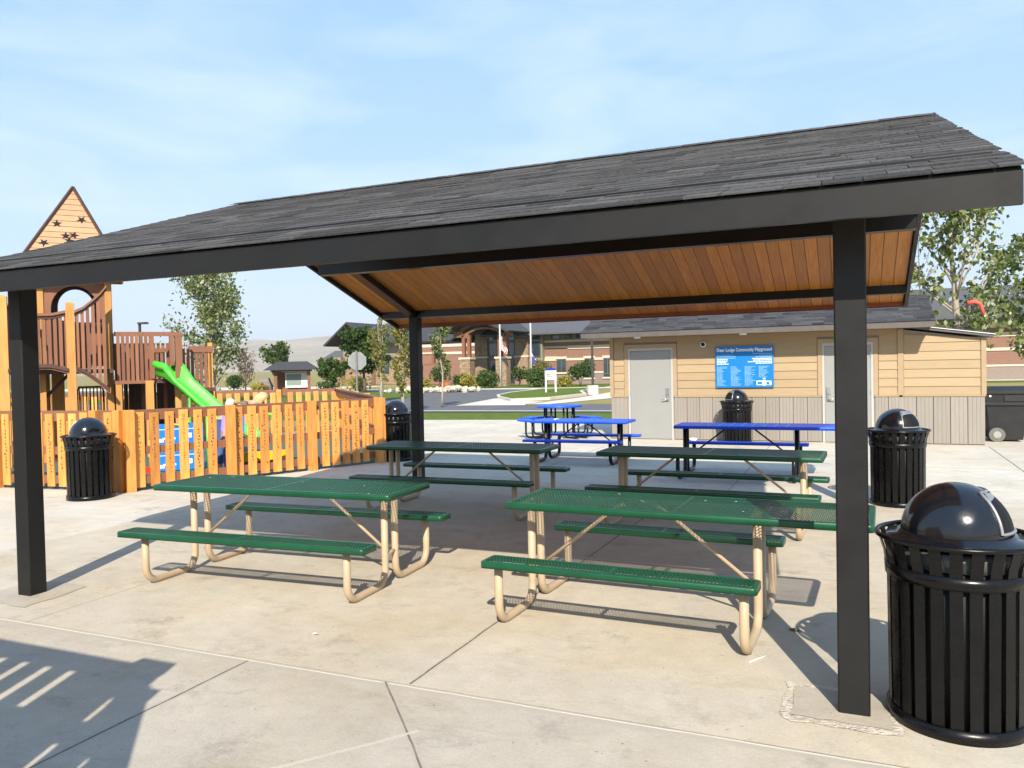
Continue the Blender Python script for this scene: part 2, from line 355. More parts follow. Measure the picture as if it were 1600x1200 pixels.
for x in PX:
    for s_ in (-1, 1):
        pts = []
        ya, yb = YM+s_*.075, YM+s_*3.11
        lo = lambda y: 2.604+SL*(3.11-abs(y-YM)); hi = lambda y: roofz(y)-.112
        p = [(ya, lo(ya)), (yb, lo(yb)), (yb, hi(yb)), (ya, hi(ya))]
        if s_ < 0: p = [p[1], p[0], p[3], p[2]]
        MB().prismx(p, x-.072, x+.072).build('rafter', STEEL, sh)
# tongue and groove ceiling boards running up the slope
for s_ in (-1, 1):
    mb = MB(); x = XL+.04
    while x < XR-.05:
        w = .136; x1 = min(x+w-.006, XR-.04); t = rnd.random()
        if rnd.random() < .12: t = rnd.choice((0., 1.))
        ya, yb = (YM, YB-.03) if s_ > 0 else (YF+.03, YM)
        za, zb = roofz(ya)-.10, roofz(yb)-.10
        mb.prismx([(ya,za),(yb,zb),(yb,zb+.02),(ya,za+.02)], x, x1, t)
        x += w
    mb.build('ceiling_boards', CEIL, sh)
    ya, yb = (YM, YB-.02) if s_ > 0 else (YF+.02, YM)
    MB().prismx([(ya,roofz(ya)-.078),(yb,roofz(yb)-.078),(yb,roofz(yb)-.014),(ya,roofz(ya)-.014)], XL+.03, XR-.03).build('roof_deck', FASCIA, sh)
# fascias and barge boards
MB().box(XL, XR, YF, YF+.038, 2.45, 2.595).build('fascia', FASCIA, sh)
MB().box(XL, XR, YB-.038, YB, 2.47, 2.595).build('fascia', FASCIA, sh)
MB().box(-6.86, .63, YB-.062, YB-.040, 2.478, 2.56).build('fascia_backing', REDWOOD, sh)
for x0 in (XL, XR-.04):
    for s_ in (-1, 1):
        ye = YF+.04 if s_ < 0 else YB-.04
        p = [(ye, roofz(ye)-.165), (YM, roofz(YM)-.165), (YM, roofz(YM)-.012), (ye, roofz(ye)-.012)]
        if s_ > 0: p = [p[1], p[0], p[3], p[2]]
        MB().prismx(p, x0, x0+.04).build('barge_board', FASCIA, sh)
def shingle_roof(ye, ym, ze, zm, x0, x1, expo=.134, seed=1, wmin=.16, wmax=.46, thick=.007, hang=.022):
    """courses of laminated tabs from eave (ye,ze) up to ridge (ym,zm)"""
    r_ = random.Random(seed); mb = MB()
    d = Vector((0, ym-ye, zm-ze)); ln = d.length; d.normalize(); sgn = 1 if ym > ye else -1
    nrm = Vector((0, -d.z*sgn, d.y*sgn)); nrm = nrm if nrm.z > 0 else -nrm
    k = int(ln/expo)+1; e = Vector((0, ye, ze))-d*hang
    for i in range(k):
        a = i*expo; b = min(a+expo*1.35, ln+hang)
        x = x0-r_.uniform(0, .2)
        xend = x1+r_.uniform(-.003, .006); first = x0-r_.uniform(-.003, .006)
        while x < x1:
            w = r_.uniform(wmin, wmax); xa, xb = max(x, first), min(x+w-.004, xend)
            x += w
            if xb-xa < .02: continue
            lift = thick*r_.choice((1., 1., 1.25, 1.7)); t = min(1, max(0, r_.gauss(.5, .22)))
            st = 0
            p0 = e+d*(a-st); p1 = e+d*b
            A = [Vector((xx, 0, 0)) for xx in (xa, xb)]
            top0 = p0+nrm*lift; top1 = p1+nrm*.002
            pts_b = [A[0]+p0, A[1]+p0, A[1]+p1, A[0]+p1]; pts_t = [A[0]+top0, A[1]+top0, A[1]+top1, A[0]+top1]
            if sgn < 0: pts_b = pts_b[::-1]; pts_t = pts_t[::-1]
            mb.hexa(pts_b, pts_t, t)
    return mb
shingle_roof(YF, YM, 2.613, ZR, XL-.012, XR+.012, seed=3).build('shingles', SHINGLE, sh)
shingle_roof(YB, YM, 2.613, ZR, XL-.012, XR+.012, seed=4).build('shingles', SHINGLE, sh)
mb = MB(); x = XL
while x < XR:
    x1 = min(x+.3, XR+.01); t = rnd.random()
    for s_ in (-1, 1):
        q = [(x,YM,ZR+.026),(x1-.004,YM,ZR+.02),(x1-.004,YM+s_*.13,ZR-.03),(x,YM+s_*.13,ZR-.024)]
        mb.poly(q if s_ < 0 else q[::-1], t)
    x += .14
mb.build('ridge_cap', SHINGLE, sh)
# worn concrete collars at the post feet
FOOT = concrete('patched footing concrete', (.43, .395, .335)); CHIP = mat('chipped concrete', (.36, .32, .26), rough=.95, var=.0, scale=26, col2=(.68, .62, .51), bump=.8, bscale=60, detail=8)
def rough_patch(name, pts, z0, m, seed, amp=.02):
    r_ = random.Random(seed); q = []
    for i in range(len(pts)):
        a, b = pts[i], pts[(i+1) % len(pts)]
        for k in range(7):
            f = k/7; q.append((a[0]+(b[0]-a[0])*f+r_.uniform(-amp, amp), a[1]+(b[1]-a[1])*f+r_.uniform(-amp, amp), z0))
    return tag(MB().poly(q).build(name, m), kind='structure')
rough_patch('footing_patch', [(-.35,-.24),(.21,-.25),(.20,.25),(-.35,.24)], .008, CHIP, 2)
rough_patch('footing_patch', [(-.30,-.18),(.17,-.19),(.16,.22),(-.30,.2)], .012, FOOT, 3, .012)
rough_patch('footing_patch', [(-6.62,-.27),(-5.95,-.30),(-6.0,.30),(-6.6,.30)], .008, FOOT, 5, .02)

# ------------------------------------------------------------------ picnic tables
def mesh_panel(mb, x0, x1, y0, y1, z, cl=.0245, cw=.053, strand=.0028, th=.003, m=0):
    """expanded metal: staggered diamond holes, each cell a ring with real thickness"""
    nx = max(1, round((x1-x0)/cl)); cl = (x1-x0)/nx; ny = max(1, round((y1-y0)/cw)); cw = (y1-y0)/ny
    fx = fy = 1-2*strand*1.1/cl
    def cell(cx, cy):
        o = [(cx-cl/2,cy),(cx,cy-cw/2),(cx+cl/2,cy),(cx,cy+cw/2)]
        i = [(cx-cl/2*fx,cy),(cx,cy-cw/2*fy),(cx+cl/2*fx,cy),(cx,cy+cw/2*fy)]
        cpt = lambda p: (min(max(p[0], x0), x1), min(max(p[1], y0), y1))
        n = len(mb.v)
        for zz in (z, z-th): mb.v.extend([(*cpt(p), zz) for p in o]+[(*cpt(p), zz) for p in i])
        for k in range(4):
            j = (k+1) % 4
            mb.face((n+k, n+j, n+4+j, n+4+k), .5, m); mb.face((n+8+j, n+8+k, n+12+k, n+12+j), .5, m)
            mb.face((n+4+k, n+4+j, n+12+j, n+12+k), .5, m)
    for a in range(nx+1):
        for b in range(ny+1): cell(x0+a*cl, y0+b*cw)
    for a in range(nx):
        for b in range(ny): cell(x0+(a+.5)*cl, y0+(b+.5)*cw)
def rim(mb, x0, x1, y0, y1, z, skirt=.048, border=.035, rad=.035, m=0):
    """rounded frame: flat border on top, a skirt all round"""
    def ring(d, rr):
        pts = []
        for cxx, cyy, a in ((x1-d-rr, y0+d+rr, -90), (x1-d-rr, y1-d-rr, 0), (x0+d+rr, y1-d-rr, 90), (x0+d+rr, y0+d+rr, 180)):
            for k in range(5): an = R(a+k*22.5); pts.append((cxx+rr*math.cos(an), cyy+rr*math.sin(an)))
        return pts
    rings = [(ring(0, rad), z-skirt), (ring(0, rad), z-.006), (ring(.005, rad), z), (ring(border, .008), z), (ring(border, .008), z-.006), (ring(.004, rad), z-.010), (ring(.004, rad), z-skirt)]
    n0 = len(mb.v); k = 20
    for pts, zz in rings: mb.v.extend([(a, b, zz) for a, b in pts])
    L_ = len(rings)
    for i in range(L_):
        for j in range(k):
            jj = (j+1) % k; a = n0+i*k; b = n0+((i+1) % L_)*k
            mb.face((a+j, a+jj, b+jj, b+j), .5, m, i in (0, 1))
def arc(cx, cz, r, a0, a1, n=6): return [(cx+r*math.cos(R(a0+(a1-a0)*i/n)), cz+r*math.sin(R(a0+(a1-a0)*i/n))) for i in range(n+1)]
HW, GAP, SW, ZT, ST = .3666, .187, .2168, .815, .475
def make_table(name, label, L, top_r, leg, tm, fm, group, solid=False, lr=.030, stripes=0):
    t = thing(name, label, 'picnic table', group=group)
    mb = MB(); rim(mb, -L, top_r, -HW, HW, ZT)
    n = 2 if not solid else 1
    xs = [-L+.034+(top_r+L-.068)*i/n for i in range(n+1)]
    if solid:
        mb.box(-L+.036, top_r-.036, -HW+.036, HW-.036, ZT-.008, ZT-.002)
    else:
        for i in range(n): mesh_panel(mb, xs[i]+.012*(i > 0), xs[i+1]-.012*(i < n-1), -HW+.034, HW-.034, ZT-.002)
        mb.box(xs[1]-.0125, xs[1]+.0125, -HW+.03, HW-.03, ZT-.016, ZT-.0015)
    top = mb.build('table_top', tm, t)
    if stripes:
        sm = MB()
        for i in range(stripes):
            x = -L+.35+i*(2*L-.45)/stripes; sm.box(x, x+.022, -HW+.01, HW-.01, ZT-.001, ZT+.003)
        sm.build('cross_strips', M('pale blue grey strip', (.33, .38, .52), rough=.5), top)  # thin pale strips laid across the table top
    for s_ in (-1, 1):
        mb = MB(); a, b = s_*(HW+GAP), s_*(HW+GAP+SW); y0, y1 = min(a, b), max(a, b)
        rim(mb, -L, L, y0, y1, ST, skirt=.045, border=.03, rad=.03)
        if solid: mb.box(-L+.03, L-.03, y0+.03, y1-.03, ST-.008, ST-.002)
        else:
            mesh_panel(mb, -L+.03, -.012, y0+.03, y1-.03, ST-.002); mesh_panel(mb, .012, L-.03, y0+.03, y1-.03, ST-.002)
            mb.box(-.0125, .0125, y0+.028, y1-.028, ST-.016, ST-.0015)
        mb.build('bench_seat', tm, t)
    by = HW+GAP+SW/2
    for x in (-leg, leg):
        for s_ in (-1, 1):
            r_ = .13; py = .085
            prof = [(py, ZT-.02), (py, lr+r_+.02)]+arc(py+r_, lr+r_, r_, 180, 270)[1:]+arc(by-r_, lr+r_, r_, 270, 360)+[(by, ST-.02)]
            MB().tube([(x, s_*yy, zz) for yy, zz in prof], lr, 12).build('leg_tube', fm, t)
        MB().tube([(x, -.085, .27), (x, .085, .27)], .018, 8).build('cross_tube', fm, t)
        sx = 1 if x > 0 else -1
        MB().tube([(x-sx*.02, 0, .27), (x-sx*.66, 0, ZT-.045), (x-sx*.72, 0, ZT-.03)], .0135, 8).build('brace', fm, t)
        MB().box(x-.03, x+.03, -HW+.05, HW-.05, ZT-.032, ZT-.018).build('top_bracket', fm, t)
    return t
GT = 'green picnic tables under the shelter'
t1 = make_table('picnic_table', 'green mesh picnic table with beige legs, front left, nearest the leftmost shelter post', 1.2127, 1.2127, 1.0, GREEN, BEIGE, GT)
t3 = copy_tree(t1); t3['label'] = 'green mesh picnic table in full shade beside the far left shelter post'
t4 = copy_tree(t1); t4['label'] = 'green mesh picnic table between the long topped green table and the striped blue table'
t2 = make_table('picnic_table', 'green mesh picnic table whose long top overhangs one end, behind the front right shelter post', .9207, 1.55, .83, GREEN, BEIGE, GT)
place(t1, -4.579, 1.209, .045); place(t2, -1.413, 1.203, -.036); place(t3, -4.60, 4.60, .012); place(t4, -1.47, 4.55, -.034)
for q in (t1, t2, t3, t4): q['group'] = GT
DROP = M('white bird droppings', (.62, .62, .58), rough=.7)
def specks(t, L, n, seed):
    r_ = random.Random(seed); mb = MB()
    for _ in range(n):
        x, y, q = r_.uniform(-L+.1, L-.1), r_.uniform(-HW+.03, HW-.03), r_.uniform(.004, .011); a = r_.random()
        mb.poly([(x+q*r_.uniform(.6,1.2)*math.cos(a+6.283*i/7), y+q*1.4*r_.uniform(.6,1.2)*math.sin(a+6.283*i/7), ZT+.0012) for i in range(7)])
    o = mb.build('droppings', DROP, t, org=(0,0,0)); o['kind'] = 'stuff'
specks(t1, 1.2, 9, 1); specks(t2, .92, 11, 2); specks(t4, 1.2, 5, 3)
BT = 'blue picnic tables on the open plaza'
b1 = make_table('picnic_table', 'plain blue picnic table with black legs on the sunny plaza, white scrap on its top', .935, .935, .72, BLUE, STEEL, BT, solid=True, lr=.032)
b2 = make_table('picnic_table', 'long blue picnic table with pale cross strips, in front of the shed', .98, 1.45, .85, BLUE, STEEL, BT, solid=True, lr=.032, stripes=9)
place(b1, -4.66, 9.75, 0); b1.scale = (1, 1, .945); place(b2, -1.62, 8.42, -.01)
# round blue table with four curved seats
rb = thing('picnic_table', 'round blue picnic table with four curved seats, farthest from the shelter', 'picnic table', (0,0,0), BT)
MB().lathe([(0,.80),(.56,.80),(.575,.795),(.575,.755),(.56,.755),(.56,.788),(0,.788)], 40).build('table_top', BLUE, rb)
for k in range(4):
    a = R(45+90*k)
    mb = MB(); a0, a1 = a-R(31), a+R(31); n = 12
    for r0_, r1_ in ((.80, 1.08),):
        ins = [(r0_*math.cos(a0+(a1-a0)*i/n), r0_*math.sin(a0+(a1-a0)*i/n)) for i in range(n+1)]
        ous = [(r1_*math.cos(a0+(a1-a0)*i/n), r1_*math.sin(a0+(a1-a0)*i/n)) for i in range(n+1)]
        for i in range(n): mb.prism([ins[i], ous[i], ous[i+1], ins[i+1]], .43, .475)
    mb.build('curved_seat', BLUE, rb)
    for dv in (-.14, .14):
        ca, sa = math.cos(a), math.sin(a); px_, py_ = -sa*dv, ca*dv
        prof = [(.36, .79), (.36, .16)]+arc(.48, .15, .12, 180, 270)[1:]+arc(.82, .15, .12, 270, 360)+[(.94, .44)]
        MB().tube([(ca*q+px_, sa*q+py_, max(z, .026)) for q, z in prof], .024, 10).build('leg_tube', STEEL, rb)
place(rb, -6.78, 14.3, R(12))

# ------------------------------------------------------------------ trash receptacles
SILVER = M('brushed grey metal flap', (.34, .34, .34), rough=.35, metal=.6, var=.1)
def make_bin(label, group):
    t = thing('trash_receptacle', label, 'trash can', group=group)
    MB().lathe([(0,.05),(.272,.05),(.285,.90),(.25,.90)], 36).build('liner', LINER, t)
    mb = MB(); n = 24
    for k in range(n):
        a = 2*math.pi*k/n; w = .0275; ca, sa = math.cos(a), math.sin(a)
        pr = [(.306,.03),(.312,.70),(.316,.75),(.328,.83),(.355,.918)]
        for i in range(len(pr)-1):
            (ra, za), (rb_, zb) = pr[i], pr[i+1]
            P = lambda r_, dv, zz: (ca*r_-sa*dv, sa*r_+ca*dv, zz)
            mb.hexa([P(ra-.006,-w,za),P(ra,-w,za),P(ra,w,za),P(ra-.006,w,za)], [P(rb_-.006,-w,zb),P(rb_,-w,zb),P(rb_,w,zb),P(rb_-.006,w,zb)])
    mb.build('slatted_body', BINBLK, t)
    MB().lathe([(.300,.0),(.320,.0),(.320,.065),(.300,.065)], 48).build('base_ring', BINBLK, t)
    MB().lathe([(.304,.725),(.323,.725),(.326,.785),(.308,.785)], 48).build('hoop', BINBLK, t)
    mb = MB(); mb.tube([(.360*math.cos(2*math.pi*i/48), .360*math.sin(2*math.pi*i/48), .925) for i in range(49)], .013, 8, cap=False); mb.build('rim', BINBLK, t)
    MB().lathe([(.289+.004*0,.80),(.297,.80),(.300,.885),(.292,.885)], 40).build('bag_edge', M('grey liner bag', (.07,.07,.068), rough=.4, var=.9, scale=14), t)
    lid = MB().lathe([(.24,.905),(.318,.905),(.322,.915),(.316,.926),(.268,.932),(.262,.948),(.250,.952)], 48).build('lid_collar', DOMEBLK, t)
    rD, z0, hD = .248, .945, .245
    mb = MB().lathe([(rD*math.cos(R(a)), z0+hD*math.sin(R(a))) for a in range(0, 90, 6)]+[(.001, z0+hD)], 48)
    dome = mb.build('dome_lid', DOMEBLK, t)
    def sp(az, el, k=1.): return (rD*k*math.cos(el)*math.cos(az), rD*k*math.cos(el)*math.sin(az), z0+hD*k*math.sin(el))
    def patch(az0, az1, el0, el1, k, n=8):
        m2 = MB()
        for i in range(n):
            for j in range(n):
                A = lambda ii: az0+(az1-az0)*ii/n; E = lambda jj: el0+(el1-el0)*jj/n
                m2.poly([sp(A(i),E(j),k), sp(A(i+1),E(j),k), sp(A(i+1),E(j+1),k), sp(A(i),E(j+1),k)], .5, 0, True)
        return m2
    A_, E0, E1 = R(40), R(6), R(58)
    patch(-A_, A_, E0, E1, 1.006).build('opening_shade', LINER, dome)  # dark patch laid on the uncut dome for the shade inside the hole
    pth = [sp(-A_+2*A_*i/8, E0, 1.012) for i in range(9)]+[sp(A_, E0+(E1-E0)*i/8, 1.012) for i in range(1, 9)]+[sp(A_-2*A_*i/8, E1, 1.012) for i in range(1, 9)]+[sp(-A_, E1+(E0-E1)*i/8, 1.012) for i in range(1, 9)]
    MB().tube(pth, .009, 6, cap=False).build('opening_frame', SILVER, dome)
    # flap, pushed in a little about its top hinge
    m2 = MB(); c0 = Vector(sp(0, E1, 1.0)); 
    for i in range(8):
        for j in range(8):
            q = []
            for ii, jj in ((i,j),(i+1,j),(i+1,j+1),(i,j+1)):
                p = Vector(sp((-A_+2*A_*ii/8)*.93, E0+.02+(E1-E0-.04)*jj/8, 1.004)); rel = p-c0
                an = R(14); p = c0+Vector((rel.x*math.cos(an)+rel.z*math.sin(an), rel.y, rel.z*math.cos(an)-rel.x*math.sin(an)))
                q.append(p+Vector((.012, 0, 0)))
            m2.poly(q, .5, 0, True)
    m2.build('flap', SILVER, dome)
    return t
GB = 'black slatted trash cans with dome lids'
bins = [('largest black slatted trash can, beside the front right shelter post', .475, .09, R(-6)),
        ('black slatted trash can between the largest can and the shed, grey flap showing', .52, 6.44, R(-38)),
        ('black slatted trash can standing against the picket fence by the front left post', -10.30, 3.74, R(200)),
        ('black slatted trash can half hidden by the far left shelter post at the gate', -8.27, 8.95, R(150)),
        ('black slatted trash can against the grey board wall of the shed under the blue sign', -2.34, 13.60, R(215))]
bin0 = None
for lab, x, y, rz in bins:
    o = make_bin(lab, GB) if bin0 is None else copy_tree(bin0)
    bin0 = bin0 or o; o['label'] = lab; place(o, x, y, rz)

# ------------------------------------------------------------------ shed
TAN = M('tan lap siding', (.355, .262, .152), rough=.7, var=.06, scale=3, tone=.06, stretch=(1, 1, 9), bump=.08, bscale=30)
TRIM = M('tan trim board', (.345, .252, .148), rough=.7, var=.05)
TAUPE = M('taupe board siding', (.262, .237, .205), rough=.75, var=.06, scale=3, tone=.06, stretch=(6, 1, .6), bump=.1, bscale=30)
DOORG = M('pale grey steel door', (.27, .275, .265), rough=.45, var=.03, scale=2)
FRAMEG = M('grey painted door frame', (.40, .40, .375), rough=.5, var=.03)
GUTTER = M('grey brown fascia', (.10, .09, .082), rough=.6)
WHITE = M('white paint', (.78, .78, .76), rough=.5, var=.03)
sd = thing('utility_shed', 'tan and taupe utility shed with two grey doors, grey shingle roof and a lean-to', 'shed', (-1.4, 15.5, 0))
W0, W1, WM = -5.37, 2.52, .96; YW = 14.07; YBk = 16.6
mb = MB(); mb.box(W0+.03, WM-.02, YW+.03, YBk, 0, 2.40); mb.prismx([(YW+.03,2.40),(YBk,2.40),(15.33,2.93)], W0+.03, WM-.02)
mb.prismy([(WM-.02,0),(W1-.03,0),(W1-.03,2.18),(WM-.02,2.42)], YW+.03, YBk); mb.build('wall_core', TAUPE, sd)
D1, D2 = (-4.92, -3.84), (-.58, .44)
mb = MB(); z = 1.03; segs = [(W0+.10, D1[0]-.10), (D1[1]+.10, D2[0]-.10), (D2[1]+.10, WM-.06), (WM+.06, W1-.10)]
i = 0
while z < 2.42:
    z1 = min(z+.183, 2.43)
    for a, b in segs+([(D1[0]-.10, D1[1]+.10), (D2[0]-.10, D2[1]+.10)] if z > 2.2 else []):
        top = z1
        if a > WM:
            pl = lambda x: 2.44-.235*(x-WM)/1.56*1.0
            if pl(b) < z+.02: continue
            ta, tb = min(z1, pl(a)-.02), min(z1, pl(b)-.02)
        else: ta = tb = z1
        mb.hexa([(a,YW-.004,z),(b,YW-.004,z),(b,YW+.028,z),(a,YW+.028,z)], [(a,YW+.013,ta),(b,YW+.013,tb),(b,YW+.028,tb),(a,YW+.028,ta)], rnd.random())
    z += .183
mb.build('lap_siding', TAN, sd)
for a, b in segs:
    mb = MB(); k = max(1, round((b-a+.08)/.28)); w = (b-a+.16)/k
    for j in range(k):
        t_ = rnd.random(); w3 = (w-.014)/4
        for q in range(4): mb.box(a-.08+j*w+.007+q*w3+(.0015 if q else 0), a-.08+j*w+.007+(q+1)*w3-(.0015 if q < 3 else 0), YW+.002+(.002 if q % 2 else 0), YW+.028, .02, .995, t_)
    mb.build('board_siding', TAUPE, sd)
mb = MB()
for a, b in segs: mb.box(a-.09, b+.09, YW-.012, YW+.03, 1.0, 1.028)
mb.build('band_trim', TRIM, sd)
mb = MB()
for x0, x1, zt in ((W0, W0+.09, 2.42), (WM-.055, WM+.055, 2.42), (W1-.09, W1, 2.19)):
    MB().box(x0, x1, YW-.016, YW+.03, 1.03, zt).build('corner_trim', TRIM, sd)
for d in (D1, D2):
    mb = MB(); mb.box(d[0]-.09, d[0]-.002, YW-.014, YW+.03, 1.031, 2.26); mb.box(d[1]+.002, d[1]+.09, YW-.014, YW+.03, 1.031, 2.26); mb.box(d[0]-.002, d[1]+.002, YW-.014, YW+.03, 2.172, 2.26)
    mb.build('door_trim', TRIM, sd)
for d, hs in ((D1, 1), (D2, -1)):
    dr = MB().box(d[0]+.055, d[1]-.055, YW+.006, YW+.05, .015, 2.10).build('door', DOORG, sd)
    f = MB(); f.box(d[0], d[0]+.05, YW-.006, YW+.06, 0, 2.17); f.box(d[1]-.05, d[1], YW-.006, YW+.06, 0, 2.17); f.box(d[0]+.05, d[1]-.05, YW-.006, YW+.06, 2.11, 2.17)
    f.build('door_frame', FRAMEG, sd)
    xk = d[1]-.13 if hs > 0 else d[0]+.13
    lk = MB(); lk.box(xk-.04, xk+.04, YW-.028, YW+.01, 1.06, 1.22); lk.box(xk-.035, xk+.035, YW-.03, YW+.01, .92, 1.05)
    lk.build('lock_plate', M('satin nickel', (.55,.55,.54), rough=.3, metal=.8), dr)
    lv = MB(); lv.tube([(xk, YW-.03, .96), (xk, YW-.07, .96), (xk-hs*.13, YW-.075, .955)], .011, 8); lv.build('lever_handle', M_['satin nickel'], dr)
    for zz in (.25, 1.05, 1.85):
        hb = MB(); hb.box(d[0]+.042 if hs > 0 else d[1]-.058, d[0]+.058 if hs > 0 else d[1]-.042, YW-.012, YW+.01, zz, zz+.11); hb.build('hinge', M_['satin nickel'], dr)
# roof
ex0, ex1 = -5.88, 1.55
zE, zRd, yE, yR, yE2 = 2.56, 3.21, 13.40, 15.3, 17.2
mb = MB(); mb.prismx([(yE+.03,zE-.03),(yR,zRd-.03),(yR,zRd-.008),(yE+.03,zE-.008)], ex0+.02, ex1-.02); mb.prismx([(yR,zRd-.03),(yE2-.03,zE-.03),(yE2-.03,zE-.008),(yR,zRd-.008)], ex0+.02, ex1-.02)
mb.build('roof_deck', GUTTER, sd)
shingle_roof(yE, yR, zE, zRd, ex0-.01, ex1+.01, expo=.14, seed=11).build('shingles', SHINGLE2, sd)
shingle_roof(yE2, yR, zE, zRd, ex0-.01, ex1+.01, expo=.14, seed=12).build('shingles', SHINGLE2, sd)
MB().box(ex0, ex1, yE, yE+.025, 2.43, 2.553).build('fascia', GUTTER, sd)
MB().box(ex0, ex1, yE2-.025, yE2, 2.43, 2.553).build('fascia', GUTTER, sd)
MB().box(ex0+.03, ex1-.03, yE+.026, YW+.02, 2.436, 2.452).build('soffit', TRIM, sd)
for x0 in (ex0, ex1-.025):
    m2 = MB(); m2.prismx([(yE+.026,zE-.13),(yR,zRd-.13),(yR,zRd-.006),(yE+.026,zE-.006)], x0, x0+.025); m2.prismx([(yR,zRd-.13),(yE2-.026,zE-.13),(yE2-.026,zE-.006),(yR,zRd-.006)], x0, x0+.025); m2.build('barge_board', GUTTER, sd)
ml = MB(); ml.prismy([(WM,2.46),(2.64,2.20),(2.64,2.265),(WM,2.535)], 13.95, 16.7); ml.build('lean_to_roof', GUTTER, sd)
ml = MB(); ml.prismy([(WM,2.537),(2.66,2.266),(2.66,2.284),(WM,2.556)], 13.93, 16.72); ml.build('lean_to_roofing', SHINGLE, sd)
ml = MB(); ml.prismy([(1.5,2.432),(2.665,2.249),(2.665,2.262),(1.5,2.445)], 13.925, 13.948); ml.build('drip_edge', M('bright drip edge', (.75,.75,.75), rough=.3), sd)
for x in (-4.6, -2.2): MB().lathe([(0,2.40),(.07,2.40),(.08,2.42),(.08,2.435)], 20, (x, 13.75, 0)).build('soffit_light', WHITE, sd)
cm = thing('security_camera', 'round white security camera on the shed wall beside the blue sign', 'camera', (-3.13, YW-.02, 2.22))
m2 = MB(); n = 24
def discy(mb, x, y0, y1, z, r, n=24, t=.5): return mb.hexa([(x+r*math.cos(-2*math.pi*i/n), y1, z+r*math.sin(-2*math.pi*i/n)) for i in range(n)][::-1], [(x+r*math.cos(-2*math.pi*i/n), y0, z+r*math.sin(-2*math.pi*i/n)) for i in range(n)][::-1], t)
discy(MB(), -3.13, YW-.05, YW-.012, 2.22, .066).build('housing', WHITE, cm)
discy(MB(), -3.13, YW-.068, YW-.052, 2.22, .045).build('lens', DOMEBLK, cm)

# ------------------------------------------------------------------ lettering
def text_mesh(body, size, offset=0., align='CENTER', space=1., line=1.):
    cu = bpy.data.curves.new('lettering', 'FONT'); cu.body = body; cu.size = size; cu.align_x = align; cu.offset = offset
    cu.space_character = space; cu.space_line = line; cu.extrude = .0008; cu.resolution_u = 2
    ob = bpy.data.objects.new('lettering', cu); C.objects.link(ob)
    dg = bpy.context.evaluated_depsgraph_get(); me = bpy.data.meshes.new_from_object(ob.evaluated_get(dg))
    bpy.data.objects.remove(ob); bpy.data.curves.remove(cu)
    return me
def put_text(name, body, size, mt, parent, loc, rot=(R(90),0,0), width=None, **kw):
    me = text_mesh(body, size, **kw); me.materials.clear(); me.materials.append(mt)
    o = bpy.data.objects.new(name, me); C.objects.link(o); o.parent = parent
    o.location = Vector(loc)-wloc(parent); o.rotation_euler = rot
    if width:
        w = max(v.co.x for v in me.vertices)-min(v.co.x for v in me.vertices); o.scale = (width/w, 1, 1)
    return o
SIGNB = M('bright blue sign face', (.003, .17, .50), rough=.4, var=.05, scale=1)
SIGNW = M('white sign print', (.80, .84, .88), rough=.5, var=.02)
SIGNP = M('pale blue sign print', (.25, .46, .66), rough=.5, var=.02)
sg = thing('donor_sign', 'bright blue donor sign with white lettering on the shed wall', 'sign', (-2.215, YW-.02, 1.68))
sx0, sx1, sz0, sz1 = -2.85, -1.585, 1.22, 2.155; YS = YW-.045
MB().box(sx0, sx1, YS, YW-.018, sz0, sz1).build('sign_panel', SIGNB, sg)
put_text('heading', 'Deer Lodge Community Playground', .105, SIGNW, sg, ((sx0+sx1)/2, YS-.003, sz1-.115), width=1.2, offset=.003)
def print_lines(mb, x0, x1, ztop, n, dz, h, ragged, right=False, seed=1):
    r_ = random.Random(seed)
    for i in range(n):
        w = (x1-x0)*r_.uniform(*ragged); a = x1-w if right else x0; b = a+w; x = a; z = ztop-i*dz
        while x < b-.004:
            l = min(r_.uniform(.02, .06), b-x); mb.box(x, x+l, YS-.003, YS-.0005, z-h, z); x += l+.008
mb = MB(); print_lines(mb, sx0+.03, sx0+.46, sz1-.19, 3, .036, .013, (.6, 1.), seed=5); print_lines(mb, sx1-.5, sx1-.03, sz1-.17, 3, .036, .014, (.45, 1.), True, seed=6)
for k in range(4): print_lines(mb, sx0+.03+k*.305, sx0+.28+k*.305, sz1-.46, 17 if k < 3 else 10, .0262, .011, (.4, .95), seed=20+k)
mb.build('small_print', SIGNP, sg)
mb = MB(); print_lines(mb, sx0+.03, sx0+.43, sz1-.29, 4, .034, .017, (.5, .95), seed=8); mb.build('bold_print', SIGNW, sg); mb = MB(); print_lines(mb, sx1-.62, sx1-.03, sz1-.275, 4, .036, .018, (.5, 1.), True, seed=9)
mb.build('bold_print', SIGNW, sg)
mb = MB(); a = sx1-.37; mb.box(a, a+.14, YS-.003, YS-.0005, sz0+.05, sz0+.15); mb.box(a+.14, a+.19, YS-.004, YS-.0005, sz0+.04, sz0+.18); mb.box(a+.19, a+.32, YS-.003, YS-.0005, sz0+.05, sz0+.145)
discy(mb, a+.165, YS-.004, YS-.0005, sz0+.185, .03, 12); mb.build('logo', SIGNW, sg)
mb = MB(); mb.box(a+.02, a+.12, YS-.0045, YS-.0033, sz0+.065, sz0+.13); mb.box(a+.21, a+.28, YS-.0045, YS-.0033, sz0+.06, sz0+.125); mb.build('logo_panes', SIGNB, sg)

